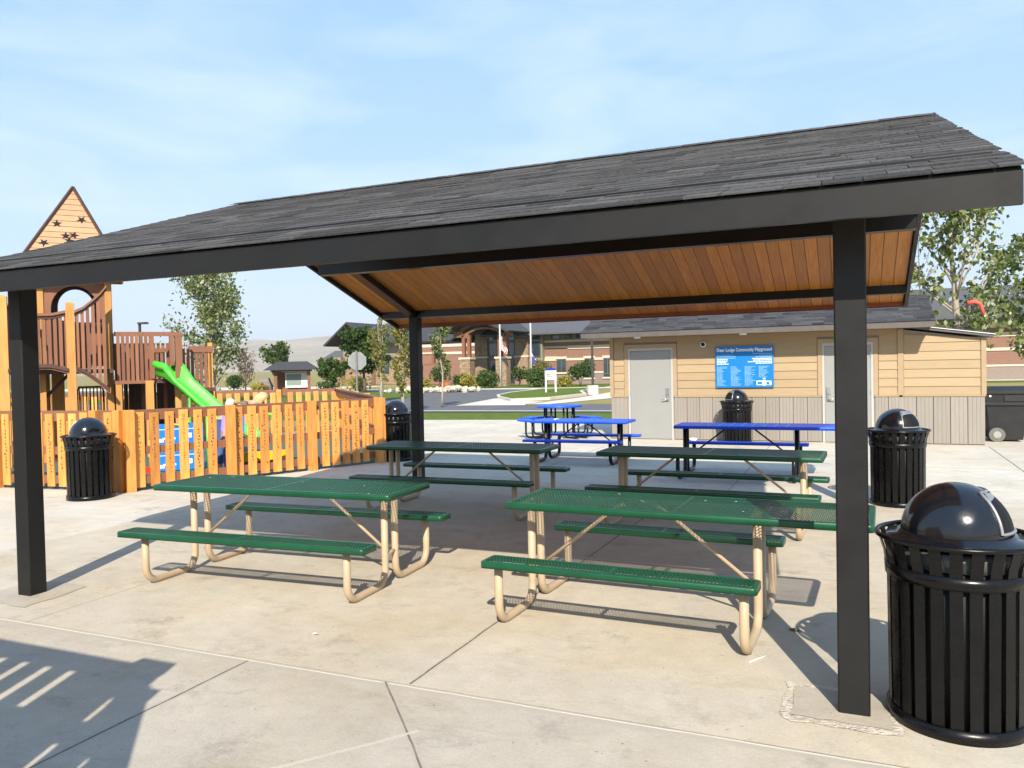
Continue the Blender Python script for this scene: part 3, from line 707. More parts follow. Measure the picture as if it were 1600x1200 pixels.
# ------------------------------------------------------------------ wheelie bin
wb = thing('wheelie_bin', 'big black two-wheeled refuse bin at the right corner of the shed', 'refuse bin', (3.05, 15.2, 0))
BLKP = M('black moulded plastic', (.016, .017, .019), rough=.45, var=.25, scale=4, bump=.1, bscale=40)
m2 = MB(); m2.hexa([(2.72,14.95,.04),(3.30,14.95,.04),(3.30,15.55,.04),(2.72,15.55,.04)], [(2.60,14.85,1.02),(3.48,14.85,1.02),(3.48,15.68,1.02),(2.60,15.68,1.02)])
m2.box(2.585, 3.50, 14.83, 15.70, .78, .84)
bo = m2.build('bin_body', BLKP, wb)
m2 = MB(); m2.box(2.56, 3.53, 14.81, 15.72, 1.022, 1.09); m2.hexa([(2.6,14.85,1.09),(3.5,14.85,1.09),(3.5,15.68,1.09),(2.6,15.68,1.09)], [(2.75,15.0,1.16),(3.40,15.0,1.16),(3.40,15.55,1.16),(2.75,15.55,1.16)]); m2.build('bin_lid', BLKP, wb)
m2 = MB(); m2.box(2.95, 3.42, 14.835, 14.88, .86, .99); m2.build('lift_bar', BLKP, bo)
WHL = M('grey plastic wheel', (.13, .13, .12), rough=.6)
for yy in (14.86, 15.58):
    w = discy(MB(), 2.82, yy, yy+.075, .15, .15, 28).build('wheel', WHL, wb)
    discy(MB(), 2.82, yy-.012, yy-.002, .15, .075, 20).build('hub', M('pale wheel hub', (.3,.3,.28), rough=.5), w)
put = discy(MB(), 2.69, 14.82, 14.835, .97, .022, 12).build('lid_pin', WHITE, wb)

# ------------------------------------------------------------------ picket fences with engraved names
CEDAR = M('golden stained cedar', (.56, .22, .042), rough=.6, var=.0, scale=3.5, tone=.3, stretch=(6, 6, .8), col2=(.78, .36, .09), bump=.1, bscale=40)
COMPO = M('brown composite rail', (.225, .098, .054), rough=.65, var=.12, scale=3, stretch=(1, 1, 6))
INK = M('dark engraving', (.10, .035, .012), rough=.8)
def picket_mesh(w, h, t, knots):
    mb = MB(); c = .012
    mb.hexa([(-w/2,-.022,.05),(w/2,-.022,.05),(w/2,0,.05),(-w/2,0,.05)], [(-w/2,-.022,h),(w/2,-.022,h),(w/2,0,h),(-w/2,0,h)], t)
    for (kx, kz, kr) in knots:
        mb.poly([(kx+kr*math.cos(a), -.0235, kz+kr*1.3*math.sin(a)) for a in [2*math.pi*i/7 for i in range(7)]], 0., 1)
    return mb
def scribble(h, seed):
    r_ = random.Random(seed); mb = MB(); z = h-.12
    while z > .25:
        if r_.random() < .82:
            x = r_.uniform(-.008, .008)
            for k in range(r_.choice((1, 2, 2))):
                a = r_.uniform(-.016, .016); mb.box(x+a-.004, x+a+.004, -.0245, -.0222, z, z+r_.uniform(.02, .036))
            mb.box(x-.014, x+.014, -.0245, -.0222, z, z+.007)
        z -= .054
    return mb
def fence_run(th, P0, P1, names, first=.12, spacing=.236, top=1.24, count=None, out=1, posts=(), rail=True, skip=(), wv=(.135, .155), seed=1, hpk=1.215):
    r_ = random.Random(seed); P0 = Vector((*P0, 0)); P1 = Vector((*P1, 0)); d = P1-P0; L = d.length; d.normalize(); rz = math.atan2(d.y, d.x)
    nrm = Vector((d.y, -d.x, 0))*out
    def loc(s_, off, z): p = P0+d*s_+nrm*off; return (p.x, p.y, z)
    if rail:
        for z0, z1, a, b in ((top-.15, top-.022, -.045, 0), (.56, .68, -.045, 0), (.10, .22, -.045, 0)):
            MB().prism([loc(0, a, 0)[:2], loc(L, a, 0)[:2], loc(L, b, 0)[:2], loc(0, b, 0)[:2]][::(-1 if out > 0 else 1)] if False else ([loc(0,b,0)[:2], loc(L,b,0)[:2], loc(L,a,0)[:2], loc(0,a,0)[:2]] if out > 0 else [loc(0,a,0)[:2], loc(L,a,0)[:2], loc(L,b,0)[:2], loc(0,b,0)[:2]]), z0, z1).build('rail', COMPO, th)
        q = [loc(0,-.002,0)[:2], loc(L,-.002,0)[:2], loc(L,-.085,0)[:2], loc(0,-.085,0)[:2]]
        MB().prism(q if out > 0 else q[::-1], top-.021, top+.012).build('cap_rail', COMPO, th)
    s_ = first; i = 0
    while s_ < L-.03 and (count is None or i < count):
        if not any(abs(s_-k) < .13 for k in posts):
            w = r_.uniform(*wv); h = hpk+r_.uniform(-.012, .012); t = min(1, max(0, r_.gauss(.5, .28)))
            kn = [(r_.uniform(-.05, .05), r_.uniform(.2, 1.1), r_.uniform(.006, .013)) for _ in range(r_.choice((0, 1, 2, 3)))]
            if out < 0: kn = []
            o = picket_mesh(w, h, t, kn).build('picket', [CEDAR, INK], th, org=(0,0,0))
            o.location = Vector(loc(s_, .002, 0))-th.location; o.rotation_euler = (r_.uniform(-.006,.006), r_.uniform(-.008,.008), rz if out > 0 else rz+math.pi)
            nm = names[i] if i < len(names) else ''
            if nm and nm != '-':
                me = text_mesh('\n'.join(nm), .062, line=.74 if len(nm) > 13 else .9); me.materials.clear(); me.materials.append(INK)
                e = bpy.data.objects.new('engraved_name', me); C.objects.link(e); e.parent = o; e.location = (0, -.0226, h-.11); e.rotation_euler = (R(90), 0, 0)
            elif nm == '-': scribble(h, i*7+seed).build('engraved_name', INK, o, org=(0,0,0))
            i += 1
        s_ += spacing
    for k in posts:
        p = loc(k, .04, 0); m2 = MB(); hw = .065
        m2.prism([(p[0]+hw*(a*d.x-b*d.y), p[1]+hw*(a*d.y+b*d.x)) for a, b in ((-1,-1),(1,-1),(1,1),(-1,1))], 0, top+.02, r_.uniform(.3, .6)); m2.build('fence_post', CEDAR, th)
A0, B0, E0, K0 = (-15.5, 3.77), (-10.22, 4.33), (-8.40, 8.58), (-13.38, 14.09)
Fp = (B0[0]+(E0[0]-B0[0])*.685, B0[1]+(E0[1]-B0[1])*.685)
f1 = thing('picket_fence', 'cedar picket fence with engraved boards behind the leftmost trash can', 'fence', (*B0, 0), 'fences round the playground')
fence_run(f1, A0, B0, ['-']*40, first=.1, spacing=.232, posts=(.4, 2.7, 4.75, 5.2), seed=21)
f2 = thing('picket_fence', 'cedar picket fence engraved with readable donor names, blue toy panels showing through', 'fence', (*B0, 0), 'fences round the playground')
fence_run(f2, B0, Fp, ['Cora & Maggie', 'Brooks & Kassy', 'Bessette Family', 'Quilivers Corner', '-', "-", '-', '-', 'Agate Water', 'Sun Up Pikes', 'Sun Mtn Lodging', 'Sun-up Ventures', 'Sun Mtn Lumber'], first=.17, spacing=.229, posts=(.02, 1.62, 3.13), seed=5)
f3 = thing('fence_gate', 'cedar picket gate between the fence and the far left shelter post', 'gate', (*Fp, 0))
d_ = Vector((E0[0]-Fp[0], E0[1]-Fp[1])).normalized()
fence_run(f3, (Fp[0]+d_.x*.09, Fp[1]+d_.y*.09), E0, ['-']*6, first=.16, spacing=.215, count=6, posts=(1.30,), seed=9, hpk=1.22)
m2 = MB()
for k in (1.37,): 
    p = (Fp[0]+d_.x*1.47, Fp[1]+d_.y*1.47); m2.prism([(p[0]+.05*(a*d_.x-b*d_.y)+.03, p[1]+.05*(a*d_.y+b*d_.x)) for a, b in ((-1,-1),(1,-1),(1,1),(-1,1))], 0, 1.25); 
m2.build('fence_post', CEDAR, f3)
hg = MB(); 
for z in (.15, 1.0): hg.box(Fp[0]+.03, Fp[0]+.10, Fp[1]-.02, Fp[1]+.02, z, z+.1)
hg.build('gate_hinge', STEEL, f3)
f4 = thing('picket_fence', 'far cedar picket fence along the back of the playground with a brown top rail', 'fence', (*K0, 0), 'fences round the playground')
fence_run(f4, K0, (-21.5, 9.6), [], first=.1, spacing=.24, out=-1, posts=(1.6, 3.4, 5.2, 7.0), seed=31, hpk=1.21, top=1.27)
f5 = thing('picket_fence', 'slanting cedar picket fence joining the gate to the far fence corner', 'fence', (*E0, 0), 'fences round the playground')
fence_run(f5, (E0[0]-.12, E0[1]+.12), K0, [], first=.1, spacing=.24, out=1, posts=(1.8, 3.6, 5.4, 7.3), seed=33, hpk=1.21, top=1.27)

# slatted wooden play wall behind the photographer that throws the barred shadow at lower left
pw = thing('play_wall', 'slatted wooden play wall standing beside the photographer', 'play wall', (-5, -3.87, 0))
for x in (-9.6, -7.4, -5.2, -2.98): MB().box(x-.09, x+.09, -3.96, -3.78, 0, 2.33).build('fence_post', CEDAR, pw)
for z0, z1 in ((2.15, 2.31), (1.60, 1.755), (.1, .3)): MB().box(-9.6, -2.72, -3.77, -3.73, z0, z1).build('rail', COMPO, pw)
x = -9.595
while x < -3.2:
    MB().box(x, x+.145, -3.725, -3.70, .06, 2.28, rnd.random()).build('picket', CEDAR, pw); x += .21
for x0, x1 in ((-3.235, -3.09), (-3.08, -2.84), (-2.80, -2.70)): MB().box(x0, x1, -3.725, -3.70, .06, 2.22, rnd.random()).build('picket', CEDAR, pw)
x = -2.695
while x < -1.75:
    MB().box(x, x+.13, -3.725, -3.70, .06, 2.05-1.5*(x+.13+2.70), rnd.random()).build('picket', CEDAR, pw); x += .13+rnd.choice((.004, .014, .026))
MB().bar((-2.75,-3.75,2.08),(-1.6,-3.75,.28),.05,.18).build('rail', COMPO, pw)
MB().box(-2.98, -2.70, -3.99, -3.67, 2.2, 2.33).build('post_cap', CEDAR, pw); MB().box(-2.75, -2.56, -3.87, -3.77, 2.0, 2.14).build('bracket', CEDAR, pw)

# ------------------------------------------------------------------ playground tower (local frame: x right, y away, z up)
PWOOD = M('brown play structure slat', (.235, .098, .05), rough=.6, var=.1, scale=4, tone=.25, stretch=(4, 4, 1))
PDARK = M('dark brown composite', (.075, .036, .026), rough=.65, var=.15)
GOLD = M('golden timber post', (.46, .215, .05), rough=.6, var=.0, scale=3, tone=.15, stretch=(5, 5, .6), col2=(.58, .30, .085))
PALE = M('pale tan roof board', (.45, .255, .135), rough=.65, var=.05, scale=4, tone=.06)
O_ = (0, 0, 0)
pt = thing('playground_tower', 'tall wooden playground tower with star cut pointed roof, brown slat railings and decks', 'playground', (-14.82, 7.52, 0)); pt.rotation_euler = (0, 0, R(51.27))
def pb(mb, name, m): return mb.build(name, m, pt, org=O_)
for (u, w, h, s_) in ((-1.62, -.5, 3.40, .19), (-.44, -.5, 3.28, .16), (.27, -.02, 3.98, .13), (-.98, 0, 3.98, .11), (-.98, 1.3, 3.98, .13), (.27, 1.3, 3.98, .13), (1.02, -.2, 1.66, .16), (.42, -.2, 1.66, .12), (1.62, .2, 1.66, .12), (2.35, .4, 2.5, .1), (-1.2, 1.0, 1.95, .2), (-.75, 1.1, 1.95, .24)):
    pb(MB().box(u-s_/2, u+s_/2, w-s_/2, w+s_/2, 0, h, rnd.random()), 'tower_post', GOLD)
for u in (-1.62, -.44): pb(MB().hexa([(u-.07,-.57,3.28 if u > -1 else 3.40),(u+.07,-.57,3.28 if u > -1 else 3.40),(u+.07,-.43,3.28 if u > -1 else 3.40),(u-.07,-.43,3.28 if u > -1 else 3.40)], [(u-.05,-.55,3.31 if u > -1 else 3.43),(u+.05,-.55,3.31 if u > -1 else 3.43),(u+.05,-.45,3.31 if u > -1 else 3.43),(u-.05,-.45,3.31 if u > -1 else 3.43)]), 'post_cap', GOLD)
# pointed roof
ap = Vector((-.33, .65, 5.88)); hb = 1.02; zb = 3.93; cu_, cw_ = -.42, .65
cor = [Vector((cu_-hb, cw_-hb, zb)), Vector((cu_+hb, cw_-hb, zb)), Vector((cu_+hb, cw_+hb, zb)), Vector((cu_-hb, cw_+hb, zb))]
for k in range(4):
    a, b = cor[k], cor[(k+1) % 4]; mb = MB(); nb = 15
    for i in range(nb):
        f0, f1_ = i/nb, (i+1)/nb-.006
        fi = (cor[0]+cor[2])/2
        q = [a.lerp(ap, f0), b.lerp(ap, f0), b.lerp(ap, f1_), a.lerp(ap, f1_)]
        nn = (b-a).cross(ap-a).normalized()
        q2 = [p-nn*.025 for p in q]; n0 = len(mb.v)
        mb.hexa([q2[0], q2[1], q2[2], q2[3]], [q[0], q[1], q[2], q[3]], rnd.random())
    fc = pb(mb, 'roof_panel', PALE)
    if k == 0:
        nn = (b-a).cross(ap-a).normalized(); ux = Vector((1, 0, 0)); uy = nn.cross(ux)
        for (su, sz) in ((-.64, 5.02), (-.18, 5.14), (-.48, 4.75), (-.33, 4.77), (-.88, 4.57), (-.42, 4.64)):
            f = (sz-zb)/(ap.z-zb); pp = ((a+b)/2).lerp(ap, f); p = Vector((su, pp.y, pp.z))+nn*.004; rot = rnd.random()
            st = [p+(ux*math.cos(t_)+uy*math.sin(t_))*(.11 if j % 2 == 0 else .043) for j in range(10) for t_ in [rot+math.pi*j/5]]
            MB().poly(st).build('star_shade', LINER, fc, org=O_)  # flat black stars on the boards stand for shade inside the cut-outs
for k in range(4): pb(MB().bar(cor[k]+Vector((0,0,.01)), ap+Vector((0,0,.03)), .05, .05), 'hip_trim', PDARK)
pb(MB().box(cu_-hb, cu_+hb, cw_-hb, cw_-hb+.04, zb-.1, zb), 'eave_trim', PWOOD)
# arched panels between the posts
def arch_panel(u0, u1, w, z0, z1, r, cz, m):
    mb = MB(); cxx = (u0+u1)/2; n = 16; rz_ = r*1.12
    P = [(cxx-r*math.cos(math.pi*i/n), cz+rz_*math.sin(math.pi*i/n)) for i in range(n+1)]
    for i in range(n):
        (xa, za), (xb, zb_) = P[i], P[i+1]; mb.prismy([(xa,za),(xb,zb_),(xb,z1),(xa,z1)], w, w+.045)
    mb.prismy([(u0,z0),(P[0][0],z0),(P[0][0],z1),(u0,z1)], w, w+.045); mb.prismy([(P[-1][0],z0),(u1,z0),(u1,z1),(P[-1][0],z1)], w, w+.045)
    return mb
pb(arch_panel(-.92, .21, -.03, 3.0, 3.95, .44, 3.2, PDARK), 'arch_panel', PWOOD)
pb(arch_panel(-.92, .21, 1.28, 2.6, 3.95, .36, 3.34, PDARK), 'arch_panel', PDARK)
mb = arch_panel(.05, 1.25, 0, 2.5, 3.95, .42, 3.15, PDARK); mb.v = [(.30+y, x, z) for x, y, z in mb.v]; mb.f = [f[::-1] for f in mb.f]; pb(mb, 'arch_panel', PDARK)
mb = arch_panel(.05, 1.25, 0, 2.5, 3.95, .42, 3.15, PDARK); mb.v = [(-1.0-y, x, z) for x, y, z in mb.v]; pb(mb, 'arch_panel', PWOOD)
def slats(u0, u1, w, ftop, fbot, sp=.098, sw=.064, m=PWOOD):
    mb = MB(); u = u0
    while u < u1-.02:
        mb.box(u, u+sw, w, w+.035, fbot(u+sw/2), ftop(u+sw/2), rnd.random()); u += sp
    return mb
ip = lambda pts: (lambda x: next((a[1]+(b[1]-a[1])*(x-a[0])/(b[0]-a[0]) for a, b in zip(pts, pts[1:]) if x <= b[0]), pts[-1][1]))
def curved_rail(pts, w0, w1, th):
    mb = MB(); n = 14; u0, u1 = pts[0][0], pts[-1][0]; f = ip(pts)
    for i in range(n):
        a, b = u0+(u1-u0)*i/n, u0+(u1-u0)*(i+1)/n; mb.prismy([(a,f(a)-th),(b,f(b)-th),(b,f(b)),(a,f(a))], w0, w1)
    return mb
r1t = [(-1.54,3.28),(-1.25,3.12),(-1.0,3.07),(-.75,3.08),(-.52,3.14)]; r1b = [(-1.54,1.96),(-1.2,2.04),(-.82,2.05),(-.5,1.96)]
r2t = [(-.36,3.14),(-.2,3.22),(0,3.40),(.12,3.52),(.24,3.68)]; r2b = [(-.36,2.0),(-.2,1.92),(0,1.76),(.24,1.52)]
for t_, b_ in ((r1t, r1b), (r2t, r2b)):
    u0, u1 = t_[0][0], t_[-1][0]
    pb(slats(u0+.01, u1, -.53, lambda u, q=ip(t_): q(u)-.10, lambda u, q=ip(b_): q(u)-.0), 'railing_slats', PWOOD)
    pb(curved_rail(t_, -.58, -.45, .055), 'hand_rail', PWOOD); pb(curved_rail([(u, z-.058) for u, z in t_], -.545, -.47, .055), 'under_rail', PDARK)
    pb(curved_rail(b_, -.62, -.46, .07), 'deck_edge', PDARK); pb(curved_rail([(u, z-.072) for u, z in b_], -.58, .3, .04), 'deck_boards', PWOOD)
pb(MB().box(-.12, .20, .55, .58, 2.0, 2.72), 'infill_panel', PWOOD)
pb(MB().box(-1.5, .2, 1.2, 1.24, 2.9, 3.0), 'back_rail', PWOOD); pb(slats(-1.5, .25, 1.22, lambda u: 2.95, lambda u: 1.95), 'railing_slats', PWOOD)
pb(MB().box(-1.7, .33, -.44, 1.35, 1.84, 1.93), 'tower_deck', PDARK)
pb(MB().bar((-1.05,.3,1.25),(-.5,.3,1.85),.3,.06), 'brace', PDARK); pb(MB().bar((-1.6,.5,1.2),(-1.1,.5,1.86),.25,.06), 'brace', PDARK)
# lower decks to the right, with slatted boxes
pb(MB().box(.34, 1.68, -.2, 1.3, 1.60, 1.68), 'deck', PDARK)
pb(slats(.40, 1.10, -.24, lambda u: 2.63, lambda u: 1.66, sp=.09), 'railing_slats', PWOOD)
pb(MB().box(.36, 1.70, -.20, -.12, 2.63, 2.72), 'top_rail', PWOOD); pb(MB().box(.34, 1.12, -.27, -.20, 1.60, 1.67), 'deck_edge', PWOOD)
pb(MB().box(1.05, 1.13, -.27, -.10, 1.70, 2.64), 'gate_post', PWOOD); pb(MB().box(1.44, 1.53, -.27, -.10, 1.98, 2.66), 'gate_post', PWOOD); pb(MB().box(1.55, 1.70, -.22, -.12, 1.70, 2.62), 'gate_post', PWOOD)
pb(slats(1.14, 1.46, 1.1, lambda u: 2.35, lambda u: 1.7, sp=.1), 'railing_slats', PWOOD); pb(MB().box(1.1, 1.5, 1.08, 1.16, 2.3, 2.40), 'back_rail', PWOOD)
pb(slats(1.72, 1.92, .1, lambda u: 2.36, lambda u: 1.5, sp=.1), 'railing_slats', PWOOD)
pb(slats(1.93, 2.36, .35, lambda u: 2.28, lambda u: 1.45, sp=.095), 'railing_slats', PWOOD); pb(MB().box(1.88, 2.42, .33, .41, 2.28, 2.42), 'top_rail', PWOOD); pb(MB().box(1.7, 2.42, .2, 1.2, 1.38, 1.46), 'deck', PDARK)
pb(slats(.36, 1.66, 1.36, lambda u: 1.62, lambda u: .1, sp=.10, sw=.085, m=PDARK), 'under_deck_wall', PDARK)
pb(slats(.34, 1.7, 1.5, lambda u: 1.62, lambda u: .1, sp=.12, sw=.07), 'under_deck_wall', PDARK)
pb(MB().box(.9, .98, .6, .68, 0, 1.6), 'inner_post', PWOOD); pb(MB().box(1.35, 1.42, .5, .57, 0, 1.6), 'inner_post', PWOOD)
for k in range(7):
    u = -.33+k*.068; pb(MB().tube([(u, .2, .2), (u, .2, 1.42), (u, .23, 1.50), (u, .32, 1.54)], .014, 6), 'cage_bar', PDARK)
pb(MB().tube([(-.37,.2,0),(-.37,.2,1.46),(-.34,.2,1.55),(.10,.2,1.55),(.13,.2,1.46),(.13,.2,0)], .022, 8), 'cage_frame', PDARK)
pb(slats(.38, 1.70, 1.22, lambda u: 2.52, lambda u: 1.68, sp=.1), 'railing_slats', PWOOD); pb(slats(1.9, 2.36, 1.1, lambda u: 2.2, lambda u: 1.45, sp=.1), 'railing_slats', PWOOD)
pb(MB().box(-.92, -.55, .6, .64, 2.0, 3.0), 'infill_panel', PWOOD); pb(MB().box(.3, .36, .1, 1.2, 1.9, 2.7), 'infill_panel', PDARK)
# green slide
SLG = mat('lime green moulded slide', (.07, .52, .035), rough=.38, var=.06, scale=3)
mb = MB(); path = [Vector(p) for p in ((1.27,-.12,1.74),(1.42,-.28,1.70),(1.62,-.47,1.50),(2.1,-.92,.98),(2.5,-1.3,.55),(2.72,-1.5,.36),(3.0,-1.77,.30))]
sd_ = Vector((.7, .71, 0)); sec = [(-.31,.13),(-.30,.19),(-.27,.20),(-.24,.17),(-.20,.04),(-.12,0),(.12,0),(.20,.04),(.24,.17),(.27,.20),(.30,.19),(.31,.13)]
for i, p in enumerate(path):
    dd = (path[min(i+1, len(path)-1)]-path[max(i-1, 0)]).normalized(); upn = sd_.cross(dd).normalized()
    if upn.z < 0: upn = -upn
    hh = 1.7 if i < 2 else 1.0
    mb.v += [tuple(p+sd_*a+upn*(b*hh if b > .1 else b)) for a, b in sec]
ns = len(sec)
for i in range(len(path)-1):
    for j in range(ns-1): mb.face((i*ns+j, i*ns+j+1, (i+1)*ns+j+1, (i+1)*ns+j), .5, 0, True)
slo = pb(mb, 'slide', SLG)
md = slo.modifiers.new('thickness', 'SOLIDIFY'); md.thickness = .02
pb(MB().tube([(1.75,-.95,.02),(1.75,-.95,1.35)], .025, 8), 'slide_support', M('green tube', (.10,.45,.08), rough=.4))

# low toddler play panels behind the fence
PB_ = M('blue play panel', (.01, .21, .72), rough=.4, var=.05); YEL = M('yellow plastic', (.75, .48, .02), rough=.4); REDP = M('red plastic', (.62, .04, .02), rough=.4); GRNP = M('bright green tube', (.16, .50, .06), rough=.4)
tp = thing('toddler_play_panel', 'blue toddler play counter on green and yellow tubes behind the picket fence', 'play equipment', (-11.5, 6.45, 0)); tp.rotation_euler = (0, 0, R(49))
def tb(mb, name, m): return mb.build(name, m, tp, org=O_)
for z0, z1 in ((.50, .88), (.02, .40)):
    p_ = tb(MB().box(-.33, .50, -.02, .02, z0, z1), 'counter_panel', PB_)
    mb = MB(); 
    for (a, b, c_, d) in ((-.30,.48,.30,.315),(.2,.3,.12,.22),(-.2,.02,.1,.14),(-.3,-.18,.05,.12)): mb.box(a, b, -.024, -.0205, z0+c_*.9, z0+d*.9)
    mb.build('panel_marks', WHITE, p_, org=O_)
for u, m in ((-.40, YEL), (.58, GRNP)): tb(MB().tube([(u,0,0),(u,0,1.0 if u > 0 else .6)], .03, 8), 'upright', m)
tb(MB().tube([(-.40,0,.6),(-.36,0,.98),(-.2,0,1.03),(.58,0,1.03)], .026, 8), 'top_tube', GRNP)
tb(MB().tube([(.1+.16*math.cos(R(a)),-.03,.93+.08*math.sin(R(a))) for a in range(0, 361, 24)], .02, 6), 'ring', YEL)
tb(MB().box(-.5, -.3, -.1, .1, 0.0, .1), 'foot', REDP)
t5 = thing('toddler_climber', 'small red, yellow and green toddler climber beside two children behind the fence', 'play equipment', (-10.75, 7.2, 0)); t5.rotation_euler = (0, 0, R(51))
def t5b(mb, name, m): return mb.build(name, m, t5, org=O_)
t5b(MB().box(-.2, .75, -.25, .3, .02, .12), 'platform', REDP); t5b(MB().box(-.1, .9, -.3, -.24, .12, .30), 'kick_board', YEL)
t5b(MB().tube([(-.12,.2,.1),(-.12,.2,1.0),(-.04,.2,1.08),(.2,.2,1.08)], .028, 8), 'hand_tube', GRNP); t5b(MB().tube([(.75,.15,.1),(.75,.15,.8),(.72,.15,.95),(.62,.15,1.0)], .03, 8), 'hand_tube', GRNP)
t5b(MB().box(-.05, .2, .15, .19, .55, .95), 'activity_panel', PB_); t5b(MB().tube([(.02,.13,.62),(.1,.13,.58),(.16,.13,.62)], .03, 8), 'knob', YEL)

# ------------------------------------------------------------------ people
SKIN = mat('skin', (.55, .30, .20), rough=.5, var=.05); OLIVE = mat('olive cloth', (.16, .135, .085), rough=.9, var=.1); LAV = mat('lavender cloth', (.36, .27, .66), rough=.9, var=.08); JEAN = mat('blue denim', (.06, .11, .26), rough=.9); BLOND = mat('blond hair', (.62, .42, .20), rough=.6, var=.25, scale=40); BLOND2 = mat('very pale blond hair', (.80, .66, .46), rough=.6, var=.15, scale=40)
def skinned(name, joints, bones, radii, m, parent, sub=2):
    me = bpy.data.meshes.new(name); me.from_pydata(joints, bones, []); o = bpy.data.objects.new(name, me); C.objects.link(o); o.parent = parent
    me.materials.append(m); sk = o.modifiers.new('skin', 'SKIN'); sk.use_smooth_shade = True
    for i, r_ in enumerate(radii): me.skin_vertices[0].data[i].radius = (r_, r_)
    me.skin_vertices[0].data[0].use_root = True
    sdm = o.modifiers.new('sub', 'SUBSURF'); sdm.levels = sdm.render_levels = sub
    return o
def person(label, loc, rz, H, lean, shirt, hair, pants, face=0., group='children on the playground'):
    """standing figure of height H bent forward by lean radians, facing local +x"""
    p = thing('person', label, 'person', (*loc, 0), group); p.rotation_euler = (0, 0, rz); k = H/1.7
    hip = Vector((0, 0, .90))*k
    def T(x, y, z): v = Vector((x, y, z)); c, s_ = math.cos(lean), math.sin(lean); return tuple(hip+k*Vector((v.x*c+v.z*s_, v.y, -v.x*s_+v.z*c)))
    J = [tuple(hip), T(0,0,.22), T(0,0,.42), T(.01,0,.52), T(.03,0,.60), T(.05,0,.68), T(.055,0,.77)]
    Rr = [.13,.12,.125,.07,.055,.098,.088]; Bn = [(0,1),(1,2),(2,3),(3,4),(4,5),(5,6)]
    for s_ in (-1, 1):
        b = len(J); J += [T(0,s_*.17,.46), T(.12,s_*.2,.22), T(.32,s_*.16,.10), T(.38,s_*.15,.07)]; Rr += [.055,.044,.034,.028]; Bn += [(2,b),(b,b+1),(b+1,b+2),(b+2,b+3)]
        h0 = len(J)
        hand = Vector(J[b+3])
        for fi, (fy, fl) in enumerate(((-.03,.07),(-.01,.08),(.01,.075),(.03,.06),(.045,.05))):
            J += [tuple(hand+k*Vector((.035,fy*1.0,-.02))), tuple(hand+k*Vector((.035+fl*.5,fy*1.2,-.03-fl*.6)))]; Rr += [.010,.008]; Bn += [(b+3,h0+2*fi),(h0+2*fi,h0+2*fi+1)]
        l0 = len(J); J += [(0,s_*.09*k,.82*k),(.03*k,s_*.10*k,.48*k),(-.02*k,s_*.10*k,.09*k),(.13*k,s_*.11*k,.035*k)]; Rr += [.095,.062,.042,.035]; Bn += [(0,l0),(l0,l0+1),(l0+1,l0+2),(l0+2,l0+3)]
    skinned('body', J, Bn, [r_*k for r_ in Rr], SKIN, p)
    sj = [T(0,0,-.02),T(0,0,.22),T(0,0,.42),T(.0,0,.49)]; sr = [.145,.135,.142,.09]; sb = [(0,1),(1,2),(2,3)]
    for s_ in (-1, 1): b = len(sj); sj += [T(0,s_*.17,.46), T(.07,s_*.195,.31)]; sr += [.073,.064]; sb += [(2,b),(b,b+1)]
    skinned('shirt', sj, sb, [r_*k for r_ in sr], shirt, p)
    tj = [tuple(hip+Vector((0,0,.02)))]; tr = [.14]; tb_ = []
    for s_ in (-1, 1): b = len(tj); tj += [(0,s_*.09*k,.80*k),(.03*k,s_*.10*k,.48*k),(-.02*k,s_*.10*k,.13*k)]; tr += [.105,.073,.058]; tb_ += [(0,b),(b,b+1),(b+1,b+2)]
    skinned('trousers', tj, tb_, [r_*k for r_ in tr], pants, p)
    c = Vector(T(.045,0,.735)); mb = MB(); r_ = random.Random(3); ax = Vector((math.sin(face),0,math.cos(face))); fx = Vector((math.cos(face),0,-math.sin(face)))
    n0, n1 = 14, 10
    for i in range(n1+1):
        el = R(-28+118*i/n1)
        for j in range(n0):
            az = 2*math.pi*j/n0; e2 = el if math.cos(az) < .3 else max(el, R(30)); q = c+k*.118*(fx*(math.cos(e2)*math.cos(az))+Vector((0,1,0))*(math.cos(e2)*math.sin(az)*.92)+ax*(math.sin(e2)*1.12))*(1+r_.uniform(-.06, .06))
            mb.v.append(tuple(q-fx*.012*k))
    for i in range(n1):
        for j in range(n0): a, b = i*n0+j, i*n0+(j+1) % n0; mb.face((a, b, b+n0, a+n0), .5, 0, True)
    mb.build('hair', hair, p, org=O_)
    fb = MB()
    for s_ in (-1, 1): q = c+k*(fx*.095+Vector((0,s_*.035,0))-ax*.03); fb.lathe([(.001,-.012*k),(.012*k,0),(.001,.012*k)], 8, tuple(q))
    fb.build('eyes', LINER, p, org=O_)
    q = c+k*(fx*.105-ax*.06); MB().lathe([(.004*k,-.02*k),(.018*k,-.012*k),(.006*k,.03*k)], 8, tuple(q)).build('nose', SKIN, p, org=O_)
    q = c+k*(fx*.088-ax*.10); MB().box(q.x-.01*k, q.x+.01*k, q.y-.025*k, q.y+.025*k, q.z-.006*k, q.z+.006*k).build('mouth', REDP, p, org=O_)
    for s_ in (-1, 1): q = c+k*(Vector((0,s_*.093,0))-ax*.03); MB().lathe([(.004*k,-.03*k),(.018*k,0),(.004*k,.03*k)], 8, tuple(q)).build('ear', SKIN, p, org=O_)
    return p
person('blond person in an olive shirt bending forward behind the picket fence', (-10.49, 6.55), R(41), 1.85, R(64), OLIVE, BLOND, JEAN, face=R(24))
person('small very pale blond child in lavender whose hair shows above the fence', (-10.22, 6.40), R(60), 1.30, R(8), LAV, BLOND2, JEAN)

